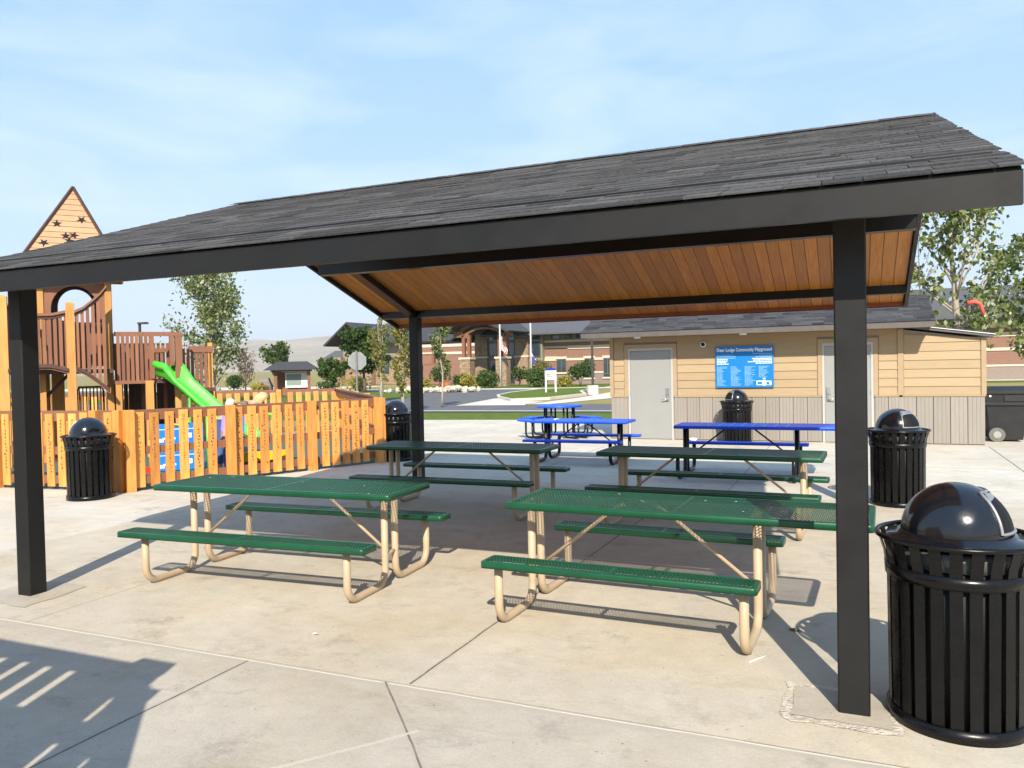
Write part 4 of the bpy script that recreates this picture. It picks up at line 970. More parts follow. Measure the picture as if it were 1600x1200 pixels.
# ------------------------------------------------------------------ trees and shrubs
BARK = mat('pale grey bark', (.36, .31, .24), rough=.9, var=.25, scale=9, stretch=(1, 1, .3), bump=.4, bscale=30)
BARKD = mat('brown bark', (.13, .095, .07), rough=.95, var=.3, scale=9, bump=.4, bscale=30)
LF_POP = leafmat('poplar leaves', (.06, .10, .02), (.21, .25, .07), (.50, .52, .38))
LF_GRN = leafmat('dense green leaves', (.022, .055, .010), (.085, .145, .028))
LF_YEL = leafmat('yellowing leaves', (.09, .11, .025), (.30, .27, .06), (.36, .30, .13))
LF_DRY = leafmat('dry twigs', (.13, .09, .06), (.27, .20, .13))
LF_SHR = leafmat('shrub leaves', (.028, .06, .012), (.105, .17, .03))
LF_GLD = leafmat('golden shrub leaves', (.20, .19, .03), (.50, .42, .06))
def leaf_cards(mb, pts, size, r_, droop=.3):
    for p, t in pts:
        s_ = size*r_.uniform(.65, 1.3); a = Vector((r_.gauss(0,1), r_.gauss(0,1), r_.gauss(0,.8))).normalized(); b = a.orthogonal().normalized()
        b = (b*math.cos(r_.random()*6.28)+a.cross(b)*math.sin(r_.random()*6.28)).normalized(); c_ = a.cross(b)
        mb.poly([p-b*s_*.5, p+c_*s_*.36, p+b*s_*.55, p-c_*s_*.36], t)
def tree(name, label, cat, x, y, H, bark, leaf, nl, ls, trunk_r=.1, crown0=.15, spread=.3, nb=26, ang=(35, 60), seed=1, group=None, multi=1, clump=.28, taper=1.0, base=0., pale=0., reach=1.0):
    r_ = random.Random(seed); t = thing(name, label, cat, (x, y, base), group); tb2 = MB(); tips = []
    for mi in range(multi):
        off = Vector((r_.uniform(-.12,.12), r_.uniform(-.12,.12), 0)) if multi > 1 else Vector()
        leanv = Vector((r_.uniform(-1,1), r_.uniform(-1,1), 0))*(.22*H*spread if multi > 1 else .03*H)
        h = H*(r_.uniform(.8, 1) if multi > 1 else 1)
        P = []
        for i in range(9):
            f = i/8; P.append(off+leanv*f*f+Vector((r_.uniform(-.012,.012)*H, r_.uniform(-.012,.012)*H, 0))*(f > 0)+Vector((0,0,h*f)))
        tr = trunk_r*(.6 if multi > 1 else 1)
        tb2.tube([p+Vector((x,y,base)) for p in P], tr, 7, r1=tr*.12)
        for b in range(nb//multi):
            f = crown0+(1-crown0)*(b+r_.random())/(nb/multi); f = min(f, .985); i = int(f*8); p0 = P[i].lerp(P[min(i+1,8)], f*8-i)
            az = r_.random()*6.283; an = R(r_.uniform(*ang))
            prof = math.sin(math.pi*min(1, (f-crown0)/(1-crown0)*.8+.2))**.7 if taper else 1
            L = H*spread*prof*r_.uniform(.55, 1.1)*reach
            d = Vector((math.cos(az)*math.sin(an), math.sin(az)*math.sin(an), math.cos(an)))
            q = [p0, p0+d*L*.35, p0+(d+Vector((0,0,.12))).normalized()*L*.7, p0+(d+Vector((r_.uniform(-.15,.15),r_.uniform(-.15,.15),.25))).normalized()*L]
            tb2.tube([v+Vector((x,y,base)) for v in q], tr*.36*(1-f*.6), 5, r1=.004)
            tips.append((q, L))
            for k in range(2):
                a0 = q[1].lerp(q[3], r_.uniform(.1,.8)); dd = (d+Vector((r_.uniform(-.9,.9), r_.uniform(-.9,.9), r_.uniform(-.2,.6)))).normalized(); e = a0+dd*L*r_.uniform(.25,.5)
                tb2.tube([v+Vector((x,y,base)) for v in (a0, e)], .008, 4, r1=.003); tips.append(([a0, a0.lerp(e,.4), a0.lerp(e,.7), e], L*.5))
    tb2.build('trunk', bark, t)
    lm = MB(); pts = []; W_ = sum(L for q, L in tips)
    for q, L in tips:
        k = max(2, int(nl*L/W_)); ct = r_.gauss(.45, .18)
        for _ in range(k):
            f = r_.uniform(.25, 1.05); i = min(2, int(f*3)); p = q[i].lerp(q[i+1], f*3-i)
            s_ = clump*L*.45+.05
            p = p+Vector((r_.gauss(0,s_*.6), r_.gauss(0,s_*.6), r_.gauss(0,s_*.5)))
            if p.z < .1*H*crown0: continue
            tt = ct+r_.gauss(0,.17)
            if r_.random() < pale: tt = 1.
            pts.append((p+Vector((x,y,base)), min(1, max(0, tt))))
    leaf_cards(lm, pts, ls, r_); lm.build('crown', leaf, t)
    return t
def shrub(name, label, cat, x, y, rx, h, leaf, nl, ls, seed=1, group=None, base=0.):
    r_ = random.Random(seed); t = thing(name, label, cat, (x, y, base), group); st = MB()
    for k in range(7):
        a = r_.random()*6.28; st.tube([(x,y,base),(x+math.cos(a)*rx*.5, y+math.sin(a)*rx*.5, base+h*.7)], .02, 5, r1=.005)
    st.build('stems', BARKD, t); lobes = [(Vector((r_.uniform(-.5,.5)*rx, r_.uniform(-.5,.5)*rx, h*r_.uniform(.35,.65))), r_.uniform(.4,.6)*min(rx, h), r_.gauss(.45,.12)) for _ in range(8)]
    pts = []
    for _ in range(nl):
        c_, rr, ct = r_.choice(lobes); v = Vector((r_.gauss(0,1), r_.gauss(0,1), r_.gauss(0,1))).normalized()*rr*r_.uniform(.75, 1.08)
        p = c_+v; 
        if p.z < .03: p.z = .03+r_.random()*.1
        pts.append((p+Vector((x,y,base)), min(1, max(0, ct+r_.gauss(0,.2)))))
    lm = MB(); leaf_cards(lm, pts, ls, r_); lm.build('foliage', leaf, t); return t
GTR = 'trees beyond the plaza'
tree('poplar_tree', 'tall leafy poplar with glossy leaves rising behind the right end of the shed', 'tree', 2.55, 19.4, 7.2, BARK, LF_POP, 4300, .15, trunk_r=.13, crown0=.12, spread=.33, nb=36, ang=(22, 50), seed=4, group=GTR, clump=.32, pale=.10)
tree('poplar_tree', 'leaning leafy poplar at the right edge, branches spreading past the house', 'tree', 4.55, 20.9, 4.9, BARK, LF_POP, 1700, .15, trunk_r=.09, crown0=.25, spread=.34, nb=18, ang=(30, 65), seed=14, group=GTR, clump=.3, pale=.10)
tree('bare_sapling', 'thin bare sapling just left of the tall poplar behind the shed', 'tree', 1.6, 18.6, 5.4, BARKD, LF_DRY, 30, .06, trunk_r=.035, crown0=.35, spread=.2, nb=12, ang=(20, 40), seed=6, group=GTR)
tree('poplar_tree', 'full round topped poplar rising behind the playground decks and slide', 'tree', -34.8, 31.5, 7.6, BARK, LF_POP, 6500, .20, trunk_r=.16, crown0=.10, spread=.50, nb=42, ang=(25, 58), seed=8, group=GTR, clump=.46, pale=.16)
tree('bare_bush_tree', 'leafless brown tree right of the large poplar, in front of the hills', 'tree', -40.2, 40.1, 3.1, BARKD, LF_DRY, 1500, .10, trunk_r=.07, crown0=.2, spread=.42, nb=40, ang=(20, 60), seed=9, group=GTR)
tree('evergreen_tree', 'dense dark green tree beside the stop sign, in front of the lodge', 'tree', -34.7, 47.0, 4.5, BARKD, LF_GRN, 6500, .26, trunk_r=.13, crown0=.3, spread=.46, nb=40, ang=(40, 85), seed=10, group=GTR, clump=.42)
tree('ornamental_tree', 'low spreading olive green tree left of the dense dark tree', 'tree', -36.9, 45.8, 2.5, BARKD, LF_SHR, 2200, .18, trunk_r=.06, crown0=.25, spread=.5, nb=26, ang=(40, 80), seed=11, group=GTR, multi=3)
tree('thin_shrub_tree', 'sparse many-stemmed tree with yellow green leaves behind the fence gate', 'tree', -23.85, 32.6, 5.1, BARK, LF_YEL, 1500, .13, trunk_r=.07, crown0=.15, spread=.22, nb=34, ang=(12, 35), seed=12, group=GTR, multi=5)
tree('poplar_sapling', 'slim young poplar just left of the far left shelter post', 'tree', -16.6, 23.0, 4.35, BARK, LF_YEL, 1700, .13, trunk_r=.075, crown0=.12, spread=.24, nb=28, ang=(15, 40), seed=13, group=GTR)
tree('poplar_sapling', 'small leafy sapling just right of the far left shelter post', 'tree', -17.3, 27.5, 4.2, BARK, LF_POP, 900, .14, trunk_r=.05, crown0=.3, spread=.2, nb=18, ang=(20, 45), seed=15, group=GTR)
tree('leafy_tree', 'broad green tree standing behind the noticeboard kiosk', 'tree', -57.7, 64.7, 4.4, BARKD, LF_SHR, 2600, .3, trunk_r=.12, crown0=.25, spread=.5, nb=28, ang=(35, 80), seed=16, group=GTR, clump=.4)
tree('ornamental_tree', 'dull green tree between the kiosk and the lodge', 'tree', -45.0, 56.0, 2.9, BARKD, LF_SHR, 1500, .2, trunk_r=.06, crown0=.25, spread=.5, nb=22, ang=(35, 80), seed=17, group=GTR, multi=2)
GSH = 'shrubs in the planting beds'
shrub('clipped_shrub', 'round clipped dark green shrub in the dry field left of the kiosk', 'shrub', -54.4, 54.2, 1.0, 1.75, LF_GRN, 1500, .16, 40, GSH)
for i, (nm, lab, x, y, rx, h, lf, nl) in enumerate((
    ('round_shrub', 'largest round green shrub, left of the flagpole with the striped flag', -28.2, 55.2, 1.15, 1.75, LF_SHR, 1600),
    ('round_shrub', 'green shrub between the golden shrub and the stone portico pier', -31.6, 57.2, .9, 1.4, LF_SHR, 900),
    ('golden_shrub', 'yellow green shrub next to the largest round shrub', -29.9, 55.4, .85, 1.2, LF_GLD, 900),
    ('tall_shrub', 'tall dull green shrub against the glass of the entrance bay', -27.9, 62.0, .8, 2.1, LF_SHR, 900),
    ('tall_shrub', 'tall bronze green shrub right of the second flagpole', -25.0, 60.6, 1.1, 2.9, LF_YEL, 1100),
    ('round_shrub', 'round green shrub below the bronze shrub, left of the white signpost', -24.6, 57.4, 1.2, 1.6, LF_SHR, 1300),
    ('tall_shrub', 'green two-lobed shrub under the first brick wing window', -20.9, 58.5, 1.15, 2.6, LF_GRN, 1500),
    ('golden_shrub', 'small yellow shrub between the signpost and the two-lobed shrub', -22.2, 58.2, .8, .9, LF_GLD, 600),
    ('tall_shrub', 'leafy shrub beside the portico left of the stone pier', -34.3, 58.6, 1.1, 2.9, LF_SHR, 1400),
    ('golden_shrub', 'yellow flowering shrub left of the portico shrubs', -35.6, 57.6, 1.1, .8, LF_GLD, 700),
    ('golden_shrub', 'yellow shrub below the stop sign near the lodge', -38.2, 51.0, 1.3, 1.1, LF_GLD, 800),
    ('flower_bush', 'low reddish bush under the second brick wing window', -18.2, 62.5, .9, .8, LF_YEL, 500),
    ('flower_bush', 'low bush right of the street lamp base', -15.9, 62.8, 1.2, 1.3, LF_YEL, 700),
    ('low_shrub', 'low green hedge clump right of the kiosk', -42.5, 53.0, 1.3, .8, LF_GRN, 700),
    ('golden_shrub', 'low golden grass clump left of the kiosk', -48.5, 51.0, 1.4, .7, LF_GLD, 600))):
    shrub(nm, lab, 'shrub', x, y, rx, h, lf, nl, .17, 60+i, GSH)

# ------------------------------------------------------------------ community centre
BRICK = M('red brown brick', (.235, .128, .092), rough=.85, var=.1, scale=2, stretch=(1, 1, 4)); BRICKG = M('grey brown brick base', (.24, .19, .16), rough=.85, var=.08)
CREAM = M('cream stone band', (.64, .53, .40), rough=.8, var=.05); STUC = M('grey tan stucco', (.25, .22, .165), rough=.85, var=.05)
STONE = M('ledge stone', (.15, .095, .06), rough=.9, var=.0, scale=2.6, stretch=(1, 1, 3.5), col2=(.40, .29, .195), bump=.6, bscale=10)
GLASS = M('dark window glass', (.03, .045, .055), rough=.05, spec=.9, var=.2, scale=.6); ROOFG = M('blue grey standing roof', (.085, .085, .092), rough=.8, var=.08, scale=3, bump=.3, bscale=10)
ROOFD = M('charcoal roof', (.040, .040, .044), rough=.85, var=.1, scale=3, bump=.3, bscale=10); TIMB = M('red brown timber', (.21, .09, .045), rough=.6, var=.15); MULL = M('grey green mullion', (.11, .125, .115), rough=.5)
cc = thing('community_centre', 'brick and stone community centre with a timber gabled entrance portico and grey roof', 'building', (-25, 70, 0))
YB_ = 66.
def cb(mb, name, m, par=None): return mb.build(name, m, par or cc)
# brick wing
cb(MB().box(-27.0, 16, YB_+.05, 84, 1.06, 4.15), 'wing_wall', BRICK); cb(MB().box(-27.0, 16, YB_+.03, 84, -.1, 1.05), 'wing_base', BRICKG)
cb(MB().box(-27.0, 16, YB_+.08, 84, 4.16, 5.1), 'clerestory_wall', STUC)
for z0, z1, a, b in ((3.98, 4.16, -27.05, 16.05), (3.42, 3.60, -27.05, -24.6), (3.30, 3.62, -24.6, 16.05), (2.22, 2.44, -27.05, 16.05), (1.0, 1.14, -27.05, 16.05)): cb(MB().box(a, b, YB_-.03, YB_+.04, z0, z1), 'stone_band', CREAM)
cb(MB().box(-26.9, -25.75, YB_-.05, YB_+.04, 2.44, 2.62), 'stone_lintel', CREAM)
for a, b, z0, z1 in ((-25.75, -24.77, 1.1, 2.38), (-22.95, -22.0, .55, 2.38), (-21.12, -20.3, .6, 2.38), (-18.6, -17.6, .6, 2.38), (-15.5, -14.5, .6, 2.38)):
    w = cb(MB().box(a, b, YB_-.035, YB_+.06, z0, z1), 'window', MULL); m2 = MB(); c_ = (a+b)/2
    for q0, q1 in ((a+.06, c_-.03), (c_+.03, b-.06)): m2.box(q0, q1, YB_-.045, YB_-.03, z0+.35 if z1-z0 > 1.4 else z0+.06, z1-.06); 
    if z1-z0 > 1.4: m2.box(a+.06, b-.06, YB_-.045, YB_-.03, z0+.05, z0+.30)
    cb(m2, 'pane', GLASS, w); cb(MB().box(a-.08, b+.08, YB_-.07, YB_-.03, z1, z1+.22), 'lintel', CREAM, w); cb(MB().box(a-.08, b+.08, YB_-.08, YB_-.03, z0-.14, z0), 'sill', CREAM, w)
for a in (-26.3, -25.05, -23.8, -22.5, -21.2, -19.9, -18.6): w = cb(MB().box(a, a+.95, YB_+.0, YB_+.1, 4.24, 4.8), 'clerestory_window', MULL); cb(MB().box(a+.08, a+.87, YB_-.01, YB_+.0, 4.32, 4.72), 'pane', GLASS, w)
m2 = MB(); m2.prismx([(YB_-1.7, 4.70), (YB_+19, 4.70), (YB_+19, 4.86), (YB_+9, 7.9), (YB_-1.7, 4.86)], -33.0, 16.5); cb(m2, 'wing_roof', ROOFG)
# entrance bay
cb(MB().box(-34.0, -26.95, YB_-.6, YB_+6, 0, 4.98), 'bay_wall', STUC)
for a, b in ((-33.95, -32.6), (-29.65, -28.3)): cb(MB().box(a, b, YB_-1.0, YB_-.58, 0, 2.62), 'stone_pier', STONE); cb(MB().box(a-.06, b+.06, YB_-1.06, YB_-.58, 2.62, 2.78), 'stone_cap', CREAM); cb(MB().box(a, b, YB_-.9, YB_-.58, 2.78, 4.4), 'upper_stone', STONE)
for a, b, z0, z1 in ((-32.5, -29.75, .1, 2.45), (-32.5, -29.75, 2.8, 4.1), (-32.5, -29.75, 4.25, 5.1), (-28.2, -27.1, 2.6, 4.1), (-28.2, -27.1, 4.25, 5.0), (-28.2, -27.1, .3, 2.3)):
    w = cb(MB().box(a, b, YB_-.68, YB_-.55, z0, z1), 'glazing', MULL); k = max(1, round((b-a)/.9)); m2 = MB()
    for j in range(k): m2.box(a+(b-a)*j/k+.06, a+(b-a)*(j+1)/k-.06, YB_-.70, YB_-.66, z0+.07, z1-.07)
    cb(m2, 'pane', GLASS, w)
# portico
for x in (-32.75, -29.1):
    cb(MB().box(x-.52, x+.52, YB_-5.5, YB_-4.5, 0, 2.5), 'portico_pier', STONE); cb(MB().box(x-.6, x+.6, YB_-5.58, YB_-4.42, 2.5, 2.68), 'pier_cap', CREAM)
    for dx in (-.27, .27): cb(MB().box(x+dx-.15, x+dx+.15, YB_-5.2, YB_-4.85, 2.68, 4.75), 'timber_column', TIMB)
cb(MB().box(-34.0, -33.0, YB_-5.2, YB_-4.9, 4.55, 5.1), 'bracket_beam', TIMB); cb(MB().box(-28.85, -28.1, YB_-5.2, YB_-4.9, 4.55, 5.0), 'bracket_beam', TIMB)
m2 = MB(); n = 14
for i in range(n):
    a0, a1 = math.pi*i/n, math.pi*(i+1)/n; P = lambda a, r_: (-30.95-r_*1.75*math.cos(a), 4.45+r_*.8*math.sin(a))
    m2.prismy([P(a0, 1.), P(a1, 1.), P(a1, 1.22), P(a0, 1.22)], YB_-5.15, YB_-4.95)
cb(m2, 'timber_arch', TIMB)
for s_ in (-1, 1): cb(MB().bar((-31.4+s_*1.9, YB_-5.05, 5.2), (-31.4+s_*.3, YB_-5.05, 6.0), .2, .2), 'truss_strut', TIMB)
m2 = MB(); m2.prismy([(-34.9, 4.95), (-31.45, 6.22), (-31.45, 6.46), (-35.1, 5.08)], YB_-6.4, YB_+3); m2.prismy([(-31.45, 6.22), (-28.0, 4.85), (-27.8, 4.98), (-31.45, 6.46)], YB_-6.4, YB_+3); cb(m2, 'portico_roof', ROOFD)
# left brick wing behind the portico
cb(MB().box(-44, -34.0, YB_+4, YB_+14, 0, 4.1), 'side_wing', BRICK); cb(MB().box(-44.05, -33.9, YB_+3.95, YB_+4, 3.2, 3.45), 'stone_band', CREAM); cb(MB().box(-44.05, -33.9, YB_+3.94, YB_+3.99, 4.0, 4.3), 'parapet', CREAM)
m2 = MB(); m2.box(-40.6, -36.8, YB_-2, YB_-1.7, 3.0, 3.2); m2.box(-40.4, -40.1, YB_-2, YB_-1.7, 0, 3.0); m2.box(-38.2, -37.9, YB_-2, YB_-1.7, 2.2, 3.0); m2.box(-40.6, -36.8, YB_-2, YB_-1.7, 2.0, 2.2); cb(m2, 'pergola', TIMB)
cb(MB().box(-40.9, -39.5, YB_-2.4, YB_-1.4, 0, 2.0), 'pergola_pier', STONE)

# lodge style building to the left
lg = thing('lodge_building', 'lodge with a dark gabled roof and stone walls behind the stop sign', 'building', (-47, 76, 0))
def lb(mb, name, m): return mb.build(name, m, lg)
lb(MB().box(-54.6, -41.2, 72.3, 84, 0, 4.7), 'wall', STUC); lb(MB().box(-54.7, -41.1, 72.2, 84.1, 0, 1.9), 'stone_base', STONE); lb(MB().prismy([(-54.6,4.7),(-48.2,4.7),(-51.4,6.2)], 72.3, 84), 'gable', TIMB)
m2 = MB(); m2.prismx([(71.0,4.55),(78,7.0),(78,7.2),(70.9,4.72)], -53.4, -39.8); m2.prismx([(78,7.0),(85,4.55),(85,4.72),(78,7.2)], -53.4, -39.8); lb(m2, 'roof', ROOFD)
m2 = MB(); m2.prismy([(-56.0,4.5),(-52.9,7.0),(-52.9,7.22),(-56.2,4.62)], 70.6, 84); m2.prismy([(-52.9,7.0),(-49.9,4.5),(-49.7,4.62),(-52.9,7.22)], 70.6, 84); lb(m2, 'front_gable_roof', ROOFD)
for x in (-54.8, -50.6, -46.5, -43.): lb(MB().box(x-.5, x+.5, 71.3, 72.1, 0, 3.2), 'stone_pier', STONE)
for x in (-49., -45., -42.3): w = lb(MB().box(x-.7, x+.7, 72.15, 72.3, 1.2, 3.4), 'window', GLASS)
lb(MB().box(-42.4, -41.0, 72.0, 72.25, .2, 4.2), 'white_panel', WHITE)
low = thing('low_building', 'low pale building with a grey roof left of the dense dark tree', 'building', (-56, 78, 0))
MB().box(-60, -53.5, 76, 82, 0, 2.9).build('wall', CREAM, low); m2 = MB(); m2.prismx([(75.2,2.85),(79,4.2),(82.8,2.85)], -60.6, -53); m2.build('roof', ROOFG, low)
MB().box(-57.8, -56.6, 75.95, 76.02, .9, 2.1).build('window', GLASS, low)
# house far right
hs = thing('brick_house', 'brick house with a blue grey hipped roof beyond the right end of the shed', 'building', (10, 80, 0))
MB().box(2, 13.3, 75, 88, .0, 1.0).build('wall_base', BRICKG, hs); MB().box(2.0, 13.3, 75.02, 88, 1.0, 2.75).build('wall', BRICK, hs)
for z0, z1 in ((.98, 1.12), (1.86, 2.0)): MB().box(1.9, 13.36, 74.95, 75.01, z0, z1).build('stone_band', CREAM, hs)
for x in (11.1, 12.25): w = MB().box(x-.26, x+.26, 74.93, 75.03, 1.0, 2.0).build('window', GLASS, hs); MB().box(x-.34, x+.34, 74.9, 74.93, 2.0, 2.14).build('lintel', CREAM, w); MB().box(x-.34, x+.34, 74.9, 74.93, .88, 1.0).build('sill', CREAM, w)
MB().box(12.75, 13.1, 74.9, 75.0, .0, 2.1).build('white_column', WHITE, hs)
m2 = MB(); m2.hexa([(1,73.8,2.72),(14.2,73.8,2.72),(14.2,89,2.72),(1,89,2.72)], [(6,80.5,4.9),(8.6,80.5,4.9),(8.6,81.5,4.9),(6,81.5,4.9)]); m2.build('roof', M('slate blue roof', (.10,.105,.12), rough=.85), hs)
MB().tube([(10.05,74.9,0),(10.05,74.9,2.6)], .05, 6).build('downpipe', STEEL, hs)

# ------------------------------------------------------------------ street furniture
fl = thing('flagpole', 'white flagpole flying a red and white striped flag', 'flagpole', (-28.6, 59.3, 0), 'flagpoles before the entrance')
MB().tube([(-28.6,59.3,0),(-28.6,59.3,9)], .075, 10, r1=.045).build('pole', WHITE, fl)
def limp_flag(name, x, y, ztop, L, W_, cols, fl):
    mb = MB(); nu, nv = 14, 26; 
    for j in range(nv+1):
        for i in range(nu+1):
            f = i/nu; g = j/nv
            mb.v.append((x+.06+W_*.42*f*(.35+.65*g)*(1-.25*math.sin(g*7)), y+.12*math.sin(f*11+g*3)*f, ztop-L*g-.55*f*(1-.2*g)))
    for j in range(nv):
        for i in range(nu):
            a = j*(nu+1)+i; mb.face((a, a+1, a+nu+2, a+nu+1), .5, cols(i/nu, j/nv), True)
    return mb
RED = M('flag red', (.50, .03, .03), rough=.8); NAVY = M('flag blue', (.03, .045, .22), rough=.8)
limp_flag('flag', -28.6, 59.3, 4.75, 1.45, 1.5, lambda f, g: 2 if (f < .4 and g < .25) else (0 if int(f*13+g*2) % 2 == 0 else 1), fl).build('flag', [RED, WHITE, NAVY], fl)
fl2 = thing('flagpole', 'white flagpole flying a limp blue flag', 'flagpole', (-26.1, 60.4, 0), 'flagpoles before the entrance')
MB().tube([(-26.1,60.4,0),(-26.1,60.4,8.5)], .075, 10, r1=.045).build('pole', WHITE, fl2)
limp_flag('flag', -26.1, 60.4, 3.6, 1.5, 1.2, lambda f, g: 1 if .45 < g < .55 else 0, fl2).build('flag', [M('flag violet blue', (.07, .07, .30), rough=.8), WHITE], fl2)
sp_ = thing('directory_sign', 'white directory sign on two posts with a blue arched top, on the island lawn', 'sign', (-17.72, 42.9, .08))
ca_ = Vector((.55, .21, 0)).normalized(); cn_ = Vector((ca_.y, -ca_.x, 0))
def sgp(mb, name, m, par=None):
    mb.v = [tuple(Vector((-17.72,42.9,.08))+ca_*a-cn_*b+Vector((0,0,z))) for a, b, z in mb.v]; return mb.build(name, m, par or sp_)
for a in (-.31, .31): sgp(MB().box(a-.05, a+.05, -.05, .05, 0, 1.38), 'post', WHITE)
brd = sgp(MB().box(-.30, .30, -.03, .03, .80, 1.38), 'sign_board', WHITE)
sgp(MB().prismy([(-.36,1.39)]+[(-.36*math.cos(math.pi*i/10)*-1 if False else .36*math.cos(math.pi*i/10), 1.40+.18*math.sin(math.pi*i/10)) for i in range(11)], -.04, .04), 'arched_top', M('sign navy blue', (.01,.035,.28), rough=.4))
m2 = MB(); 
for z, w in ((1.28,.42),(1.13,.2),(1.07,.34),(.98,.40),(.88,.36)): m2.box(-.26, -.26+w, -.036, -.031, z, z+.045)
sgp(m2, 'sign_lines', M('sign print red', (.35,.06,.06), rough=.5), brd)
m2 = MB(); 
for z in (1.27, 1.12, 1.0, .88): m2.box(.20, .25, -.034, -.031, z, z+.045)
sgp(m2, 'sign_arrows', NAVY, brd)
ss = thing('stop_sign', 'grey back of an octagonal stop sign on a thin post beyond the fence', 'road sign', (-19.25, 23.65, 0))
GALV = M('galvanised steel', (.25, .26, .26), rough=.5, metal=.3); vd = Vector((-19.25, 28.0, 0)).normalized()
rx_ = Vector((vd.y, -vd.x, 0)); n = 8
oc = [Vector((-19.25,23.65,2.16))+rx_*(.41*math.cos(R(22.5+45*i)))+Vector((0,0,.41*math.sin(R(22.5+45*i)))) for i in range(8)]
MB().hexa([p+vd*.012 for p in oc], [p-vd*.0 for p in oc]).build('sign_plate', GALV, ss)
MB().box(-19.28, -19.22, 23.57, 23.63, 0, 2.6).build('post', GALV, ss)
def lamp(label, x, y, h, base, head=True, rz=0):
    t = thing('street_lamp', label, 'street lamp', (x, y, 0), 'parking lot lamps')
    if base: MB().lathe([(0,base),(.33,base),(.34,base-.04),(.34,0)], 20, (x,y,0)).build('concrete_base', WALK, t)
    MB().box(x-.06, x+.06, y-.06, y+.06, base, h).build('pole', M('dark bronze lamp pole', (.05,.042,.036), rough=.5), t)
    MB().box(x-.05, x+.62, y-.14, y+.14, h-.02, h+.10).build('lamp_head', M_['dark bronze lamp pole'], t)
    return t
lamp('tall dark street lamp on a round concrete base left of the shed', -14.15, 40.5, 7.0, .55); lamp('small distant street lamp above the playground decks', -41.3, 32.0, 4.95, .4)
ks = thing('notice_kiosk', 'roofed notice kiosk with a pale board and brown posts beyond the far fence', 'kiosk', (-45.3, 51.6, 0)); ks.rotation_euler = (0,0,R(38))
def kb(mb, name, m): return mb.build(name, m, ks, org=O_)
for x in (-1.4, 1.4):
    for y in (-.9, .9): kb(MB().box(x-.14, x+.14, y-.14, y+.14, 0, 1.9), 'post', TIMB)
kb(MB().box(-1.7, 1.7, -1.1, 1.1, 1.72, 1.9), 'beam', TIMB); kb(MB().hexa([(-2.4,-1.7,1.86),(2.4,-1.7,1.86),(2.4,1.7,1.86),(-2.4,1.7,1.86)], [(-1.3,-.05,2.6),(1.3,-.05,2.6),(1.3,.05,2.6),(-1.3,.05,2.6)]), 'roof', ROOFD)
kb(MB().box(-.6, 1.5, -.5, -.4, .3, 1.62), 'notice_board', WHITE); kb(MB().box(-.5, .75, -.52, -.505, .5, 1.5), 'map_sheet', M('grey green map', (.22,.28,.24), rough=.5)); kb(MB().box(-1.5, 1.5, .3, .4, .0, 1.7), 'back_wall', TIMB)
rbk = thing('boulder', 'large grey boulder left of the kiosk', 'boulder', (-48.3, 51.5, 0))
ROCK = mat('pale limestone', (.50, .44, .34), rough=.95, var=.2, scale=3, bump=.6, bscale=6); ROCKG = mat('grey boulder stone', (.22, .19, .18), rough=.95, var=.2, scale=3, bump=.6, bscale=6)
def rock_mesh(r_, sc):
    mb = MB(); n, m_ = 9, 6; ph = r_.random()*50
    for i in range(m_+1):
        el = -math.pi/2+math.pi*i/m_
        for j in range(n):
            az = 2*math.pi*j/n; d = Vector((math.cos(el)*math.cos(az), math.cos(el)*math.sin(az), math.sin(el))); q = d*(1+.35*mnoise.noise(d*1.6+Vector((ph,0,0))))
            mb.v.append((q.x*sc[0], q.y*sc[1], q.z*sc[2]+sc[2]*.6))
    for i in range(m_):
        for j in range(n): a, b = i*n+j, i*n+(j+1) % n; mb.face((a, b, b+n, a+n))
    return mb
o = rock_mesh(rnd, (.8, .6, .75)).build('stone', ROCKG, rbk, org=O_)
rk = [rock_mesh(rnd, (rnd.uniform(.16,.36), rnd.uniform(.16,.32), rnd.uniform(.10,.22))).build('rock', ROCK) for _ in range(5)]
GR = 'pale rocks piled beside the drive'
first = True; k = 0
for cx_, cy_, sx_, sy_, nn in ((-29.3, 45.6, 2.4, 1.2, 22), (-26.6, 46.6, 2.2, 1.2, 22)):
    for i in range(nn):
        o = rk[k] if k < 5 else rk[k % 5].copy()
        if k >= 5: C.objects.link(o)
        k += 1; f = rnd.gauss(0,.5), rnd.gauss(0,.5)
        o.location = (cx_+f[0]*sx_, cy_+f[1]*sy_, max(0, .25-.25*math.hypot(*f))); o.rotation_euler = (0, 0, rnd.random()*6.28)
        tag(o, 'pale rock in the loose pile beside the drive', 'rock', GR)
# parked car mostly hidden behind the play decks
car = thing('parked_car', 'silver parked car mostly hidden behind the playground decks', 'car', (-44.4, 38.5, 0)); car.rotation_euler = (0, 0, R(225))
CARP = M('silver car paint', (.45,.46,.47), rough=.25, metal=.5, coat=.5)
prof = [(-2.2,.35),(2.2,.35),(2.25,.62),(2.1,.82),(1.25,.92),(.55,1.38),(-.95,1.45),(-1.9,1.05),(-2.25,.95),(-2.28,.6)]
MB().prismy(prof, -.85, .85).build('body', CARP, car, org=O_)
for s_ in (-1, 1): MB().prismy([(1.1,.93),(.5,1.32),(-.9,1.38),(-1.6,1.04)], s_*.86-.012, s_*.86+.012).build('side_window', GLASS, car, org=O_)
for x in (-1.4, 1.4):
    for s_ in (-1, 1): w = discy(MB(), x, s_*.80-.1, s_*.80+.1, .33, .33, 24).build('wheel', LINER, car, org=O_); discy(MB(), x, s_*.80-.11, s_*.80+.11, .33, .2, 16).build('rim', CARP, w, org=O_)
for s_ in (-1, 1): MB().box(-2.30, -2.22, s_*.62-.15, s_*.62+.15, .72, .92).build('tail_light', REDP, car, org=O_)
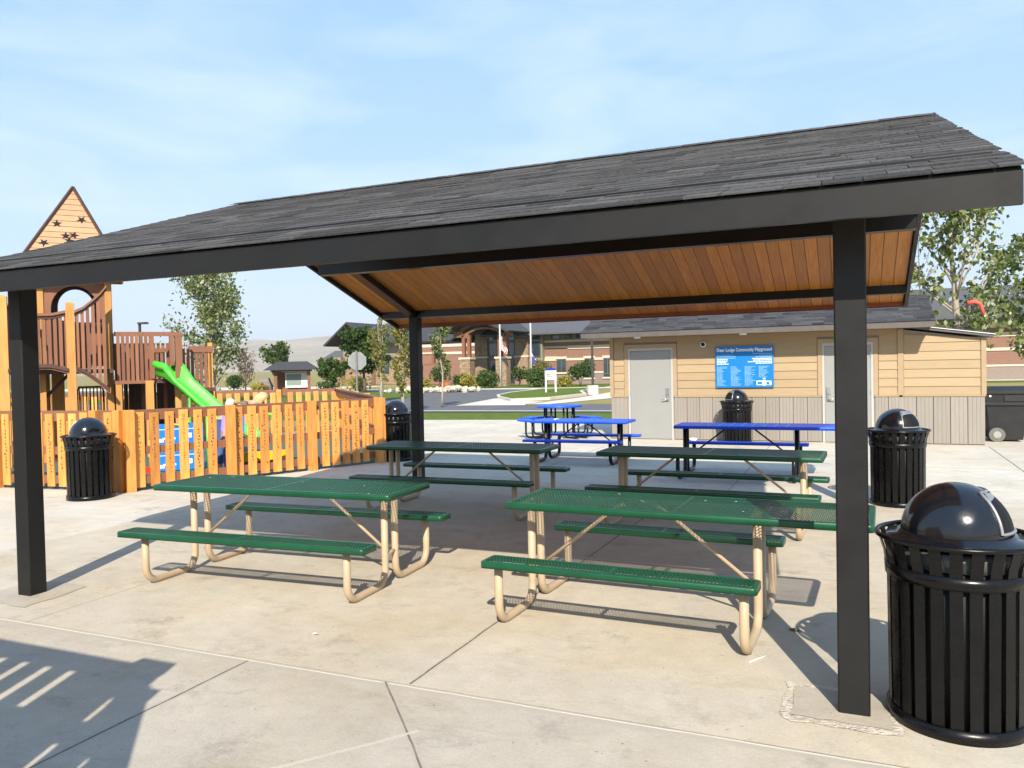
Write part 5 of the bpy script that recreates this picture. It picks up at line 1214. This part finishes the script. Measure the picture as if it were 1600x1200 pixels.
for i, (x, y) in enumerate(((-36.6, 63.1), (-36.1, 63.2))):
    c_ = thing('traffic_cone', 'orange traffic cone outside the community centre portico', 'cone', (x, y, 0), 'traffic cones by the portico')
    MB().lathe([(.03,.7),(.17,.05)], 14, (x,y,0)).build('cone', M('orange cone', (.75,.10,.03), rough=.5), c_); MB().box(x-.2, x+.2, y-.2, y+.2, 0, .05).build('base', M_['orange cone'], c_)
# ------------------------------------------------------------------ small litter
stw = thing('drinking_straw', 'white drinking straw lying on the concrete near the right post', 'straw', (-.53, .55, .006))
MB().tube([(-.575,.47,.010),(-.487,.62,.010)], .0045, 6).build('straw', WHITE, stw)
def scrap(name, label, cat, x, y, z, s_, m, seed):
    r_ = random.Random(seed); mb = MB(); n = 9; P = [Vector((s_*r_.uniform(.6,1.1)*math.cos(6.28*i/n), s_*.7*r_.uniform(.5,1.1)*math.sin(6.28*i/n), s_*r_.uniform(.05,.5))) for i in range(n)]
    c_ = len(mb.v); mb.v += [(x+p.x, y+p.y, z+p.z) for p in P]+[(x, y, z+s_*.55)]
    for i in range(n): mb.face((i, (i+1) % n, n))
    return tag(mb.build(name, m), label, cat)
scrap('dry_leaf', 'dark curled leaf in the shadow near the straw', 'leaf', -.60, .62, .004, .035, BARKD, 1)
scrap('dry_leaf', 'dark curled leaf in the round shadow of the largest trash can', 'leaf', -.36, 1.15, .004, .04, BARKD, 2)
scrap('paper_scrap', 'tiny white paper scrap on the sunlit concrete by the left green table', 'litter', -3.38, -.02, .004, .03, WHITE, 3)
scrap('paper_scrap', 'white paper scrap on top of the plain blue table', 'litter', -5.08, 9.5, .772, .07, WHITE, 4)
scrap('plastic_bag', 'white crumpled plastic bag at the foot of the shed wall beside the left door', 'litter', -3.38, 13.85, .004, .13, WHITE, 5)
wsk = thing('fabric_streamer', 'faded red fabric streamer caught among the poplar branches behind the shed', 'streamer', (2.98, 18.5, 0))
MB().tube([(2.72,18.5,3.16),(2.88,18.5,3.20),(3.0,18.52,3.14),(3.05,18.55,3.0),(3.09,18.58,2.86)], .06, 10, r1=.035).build('sock', M('faded red nylon', (.72,.10,.07), rough=.7), wsk)
MB().tube([(2.45,19.3,3.0),(2.72,18.5,3.16)], .008, 5).build('cord', GALV, wsk)
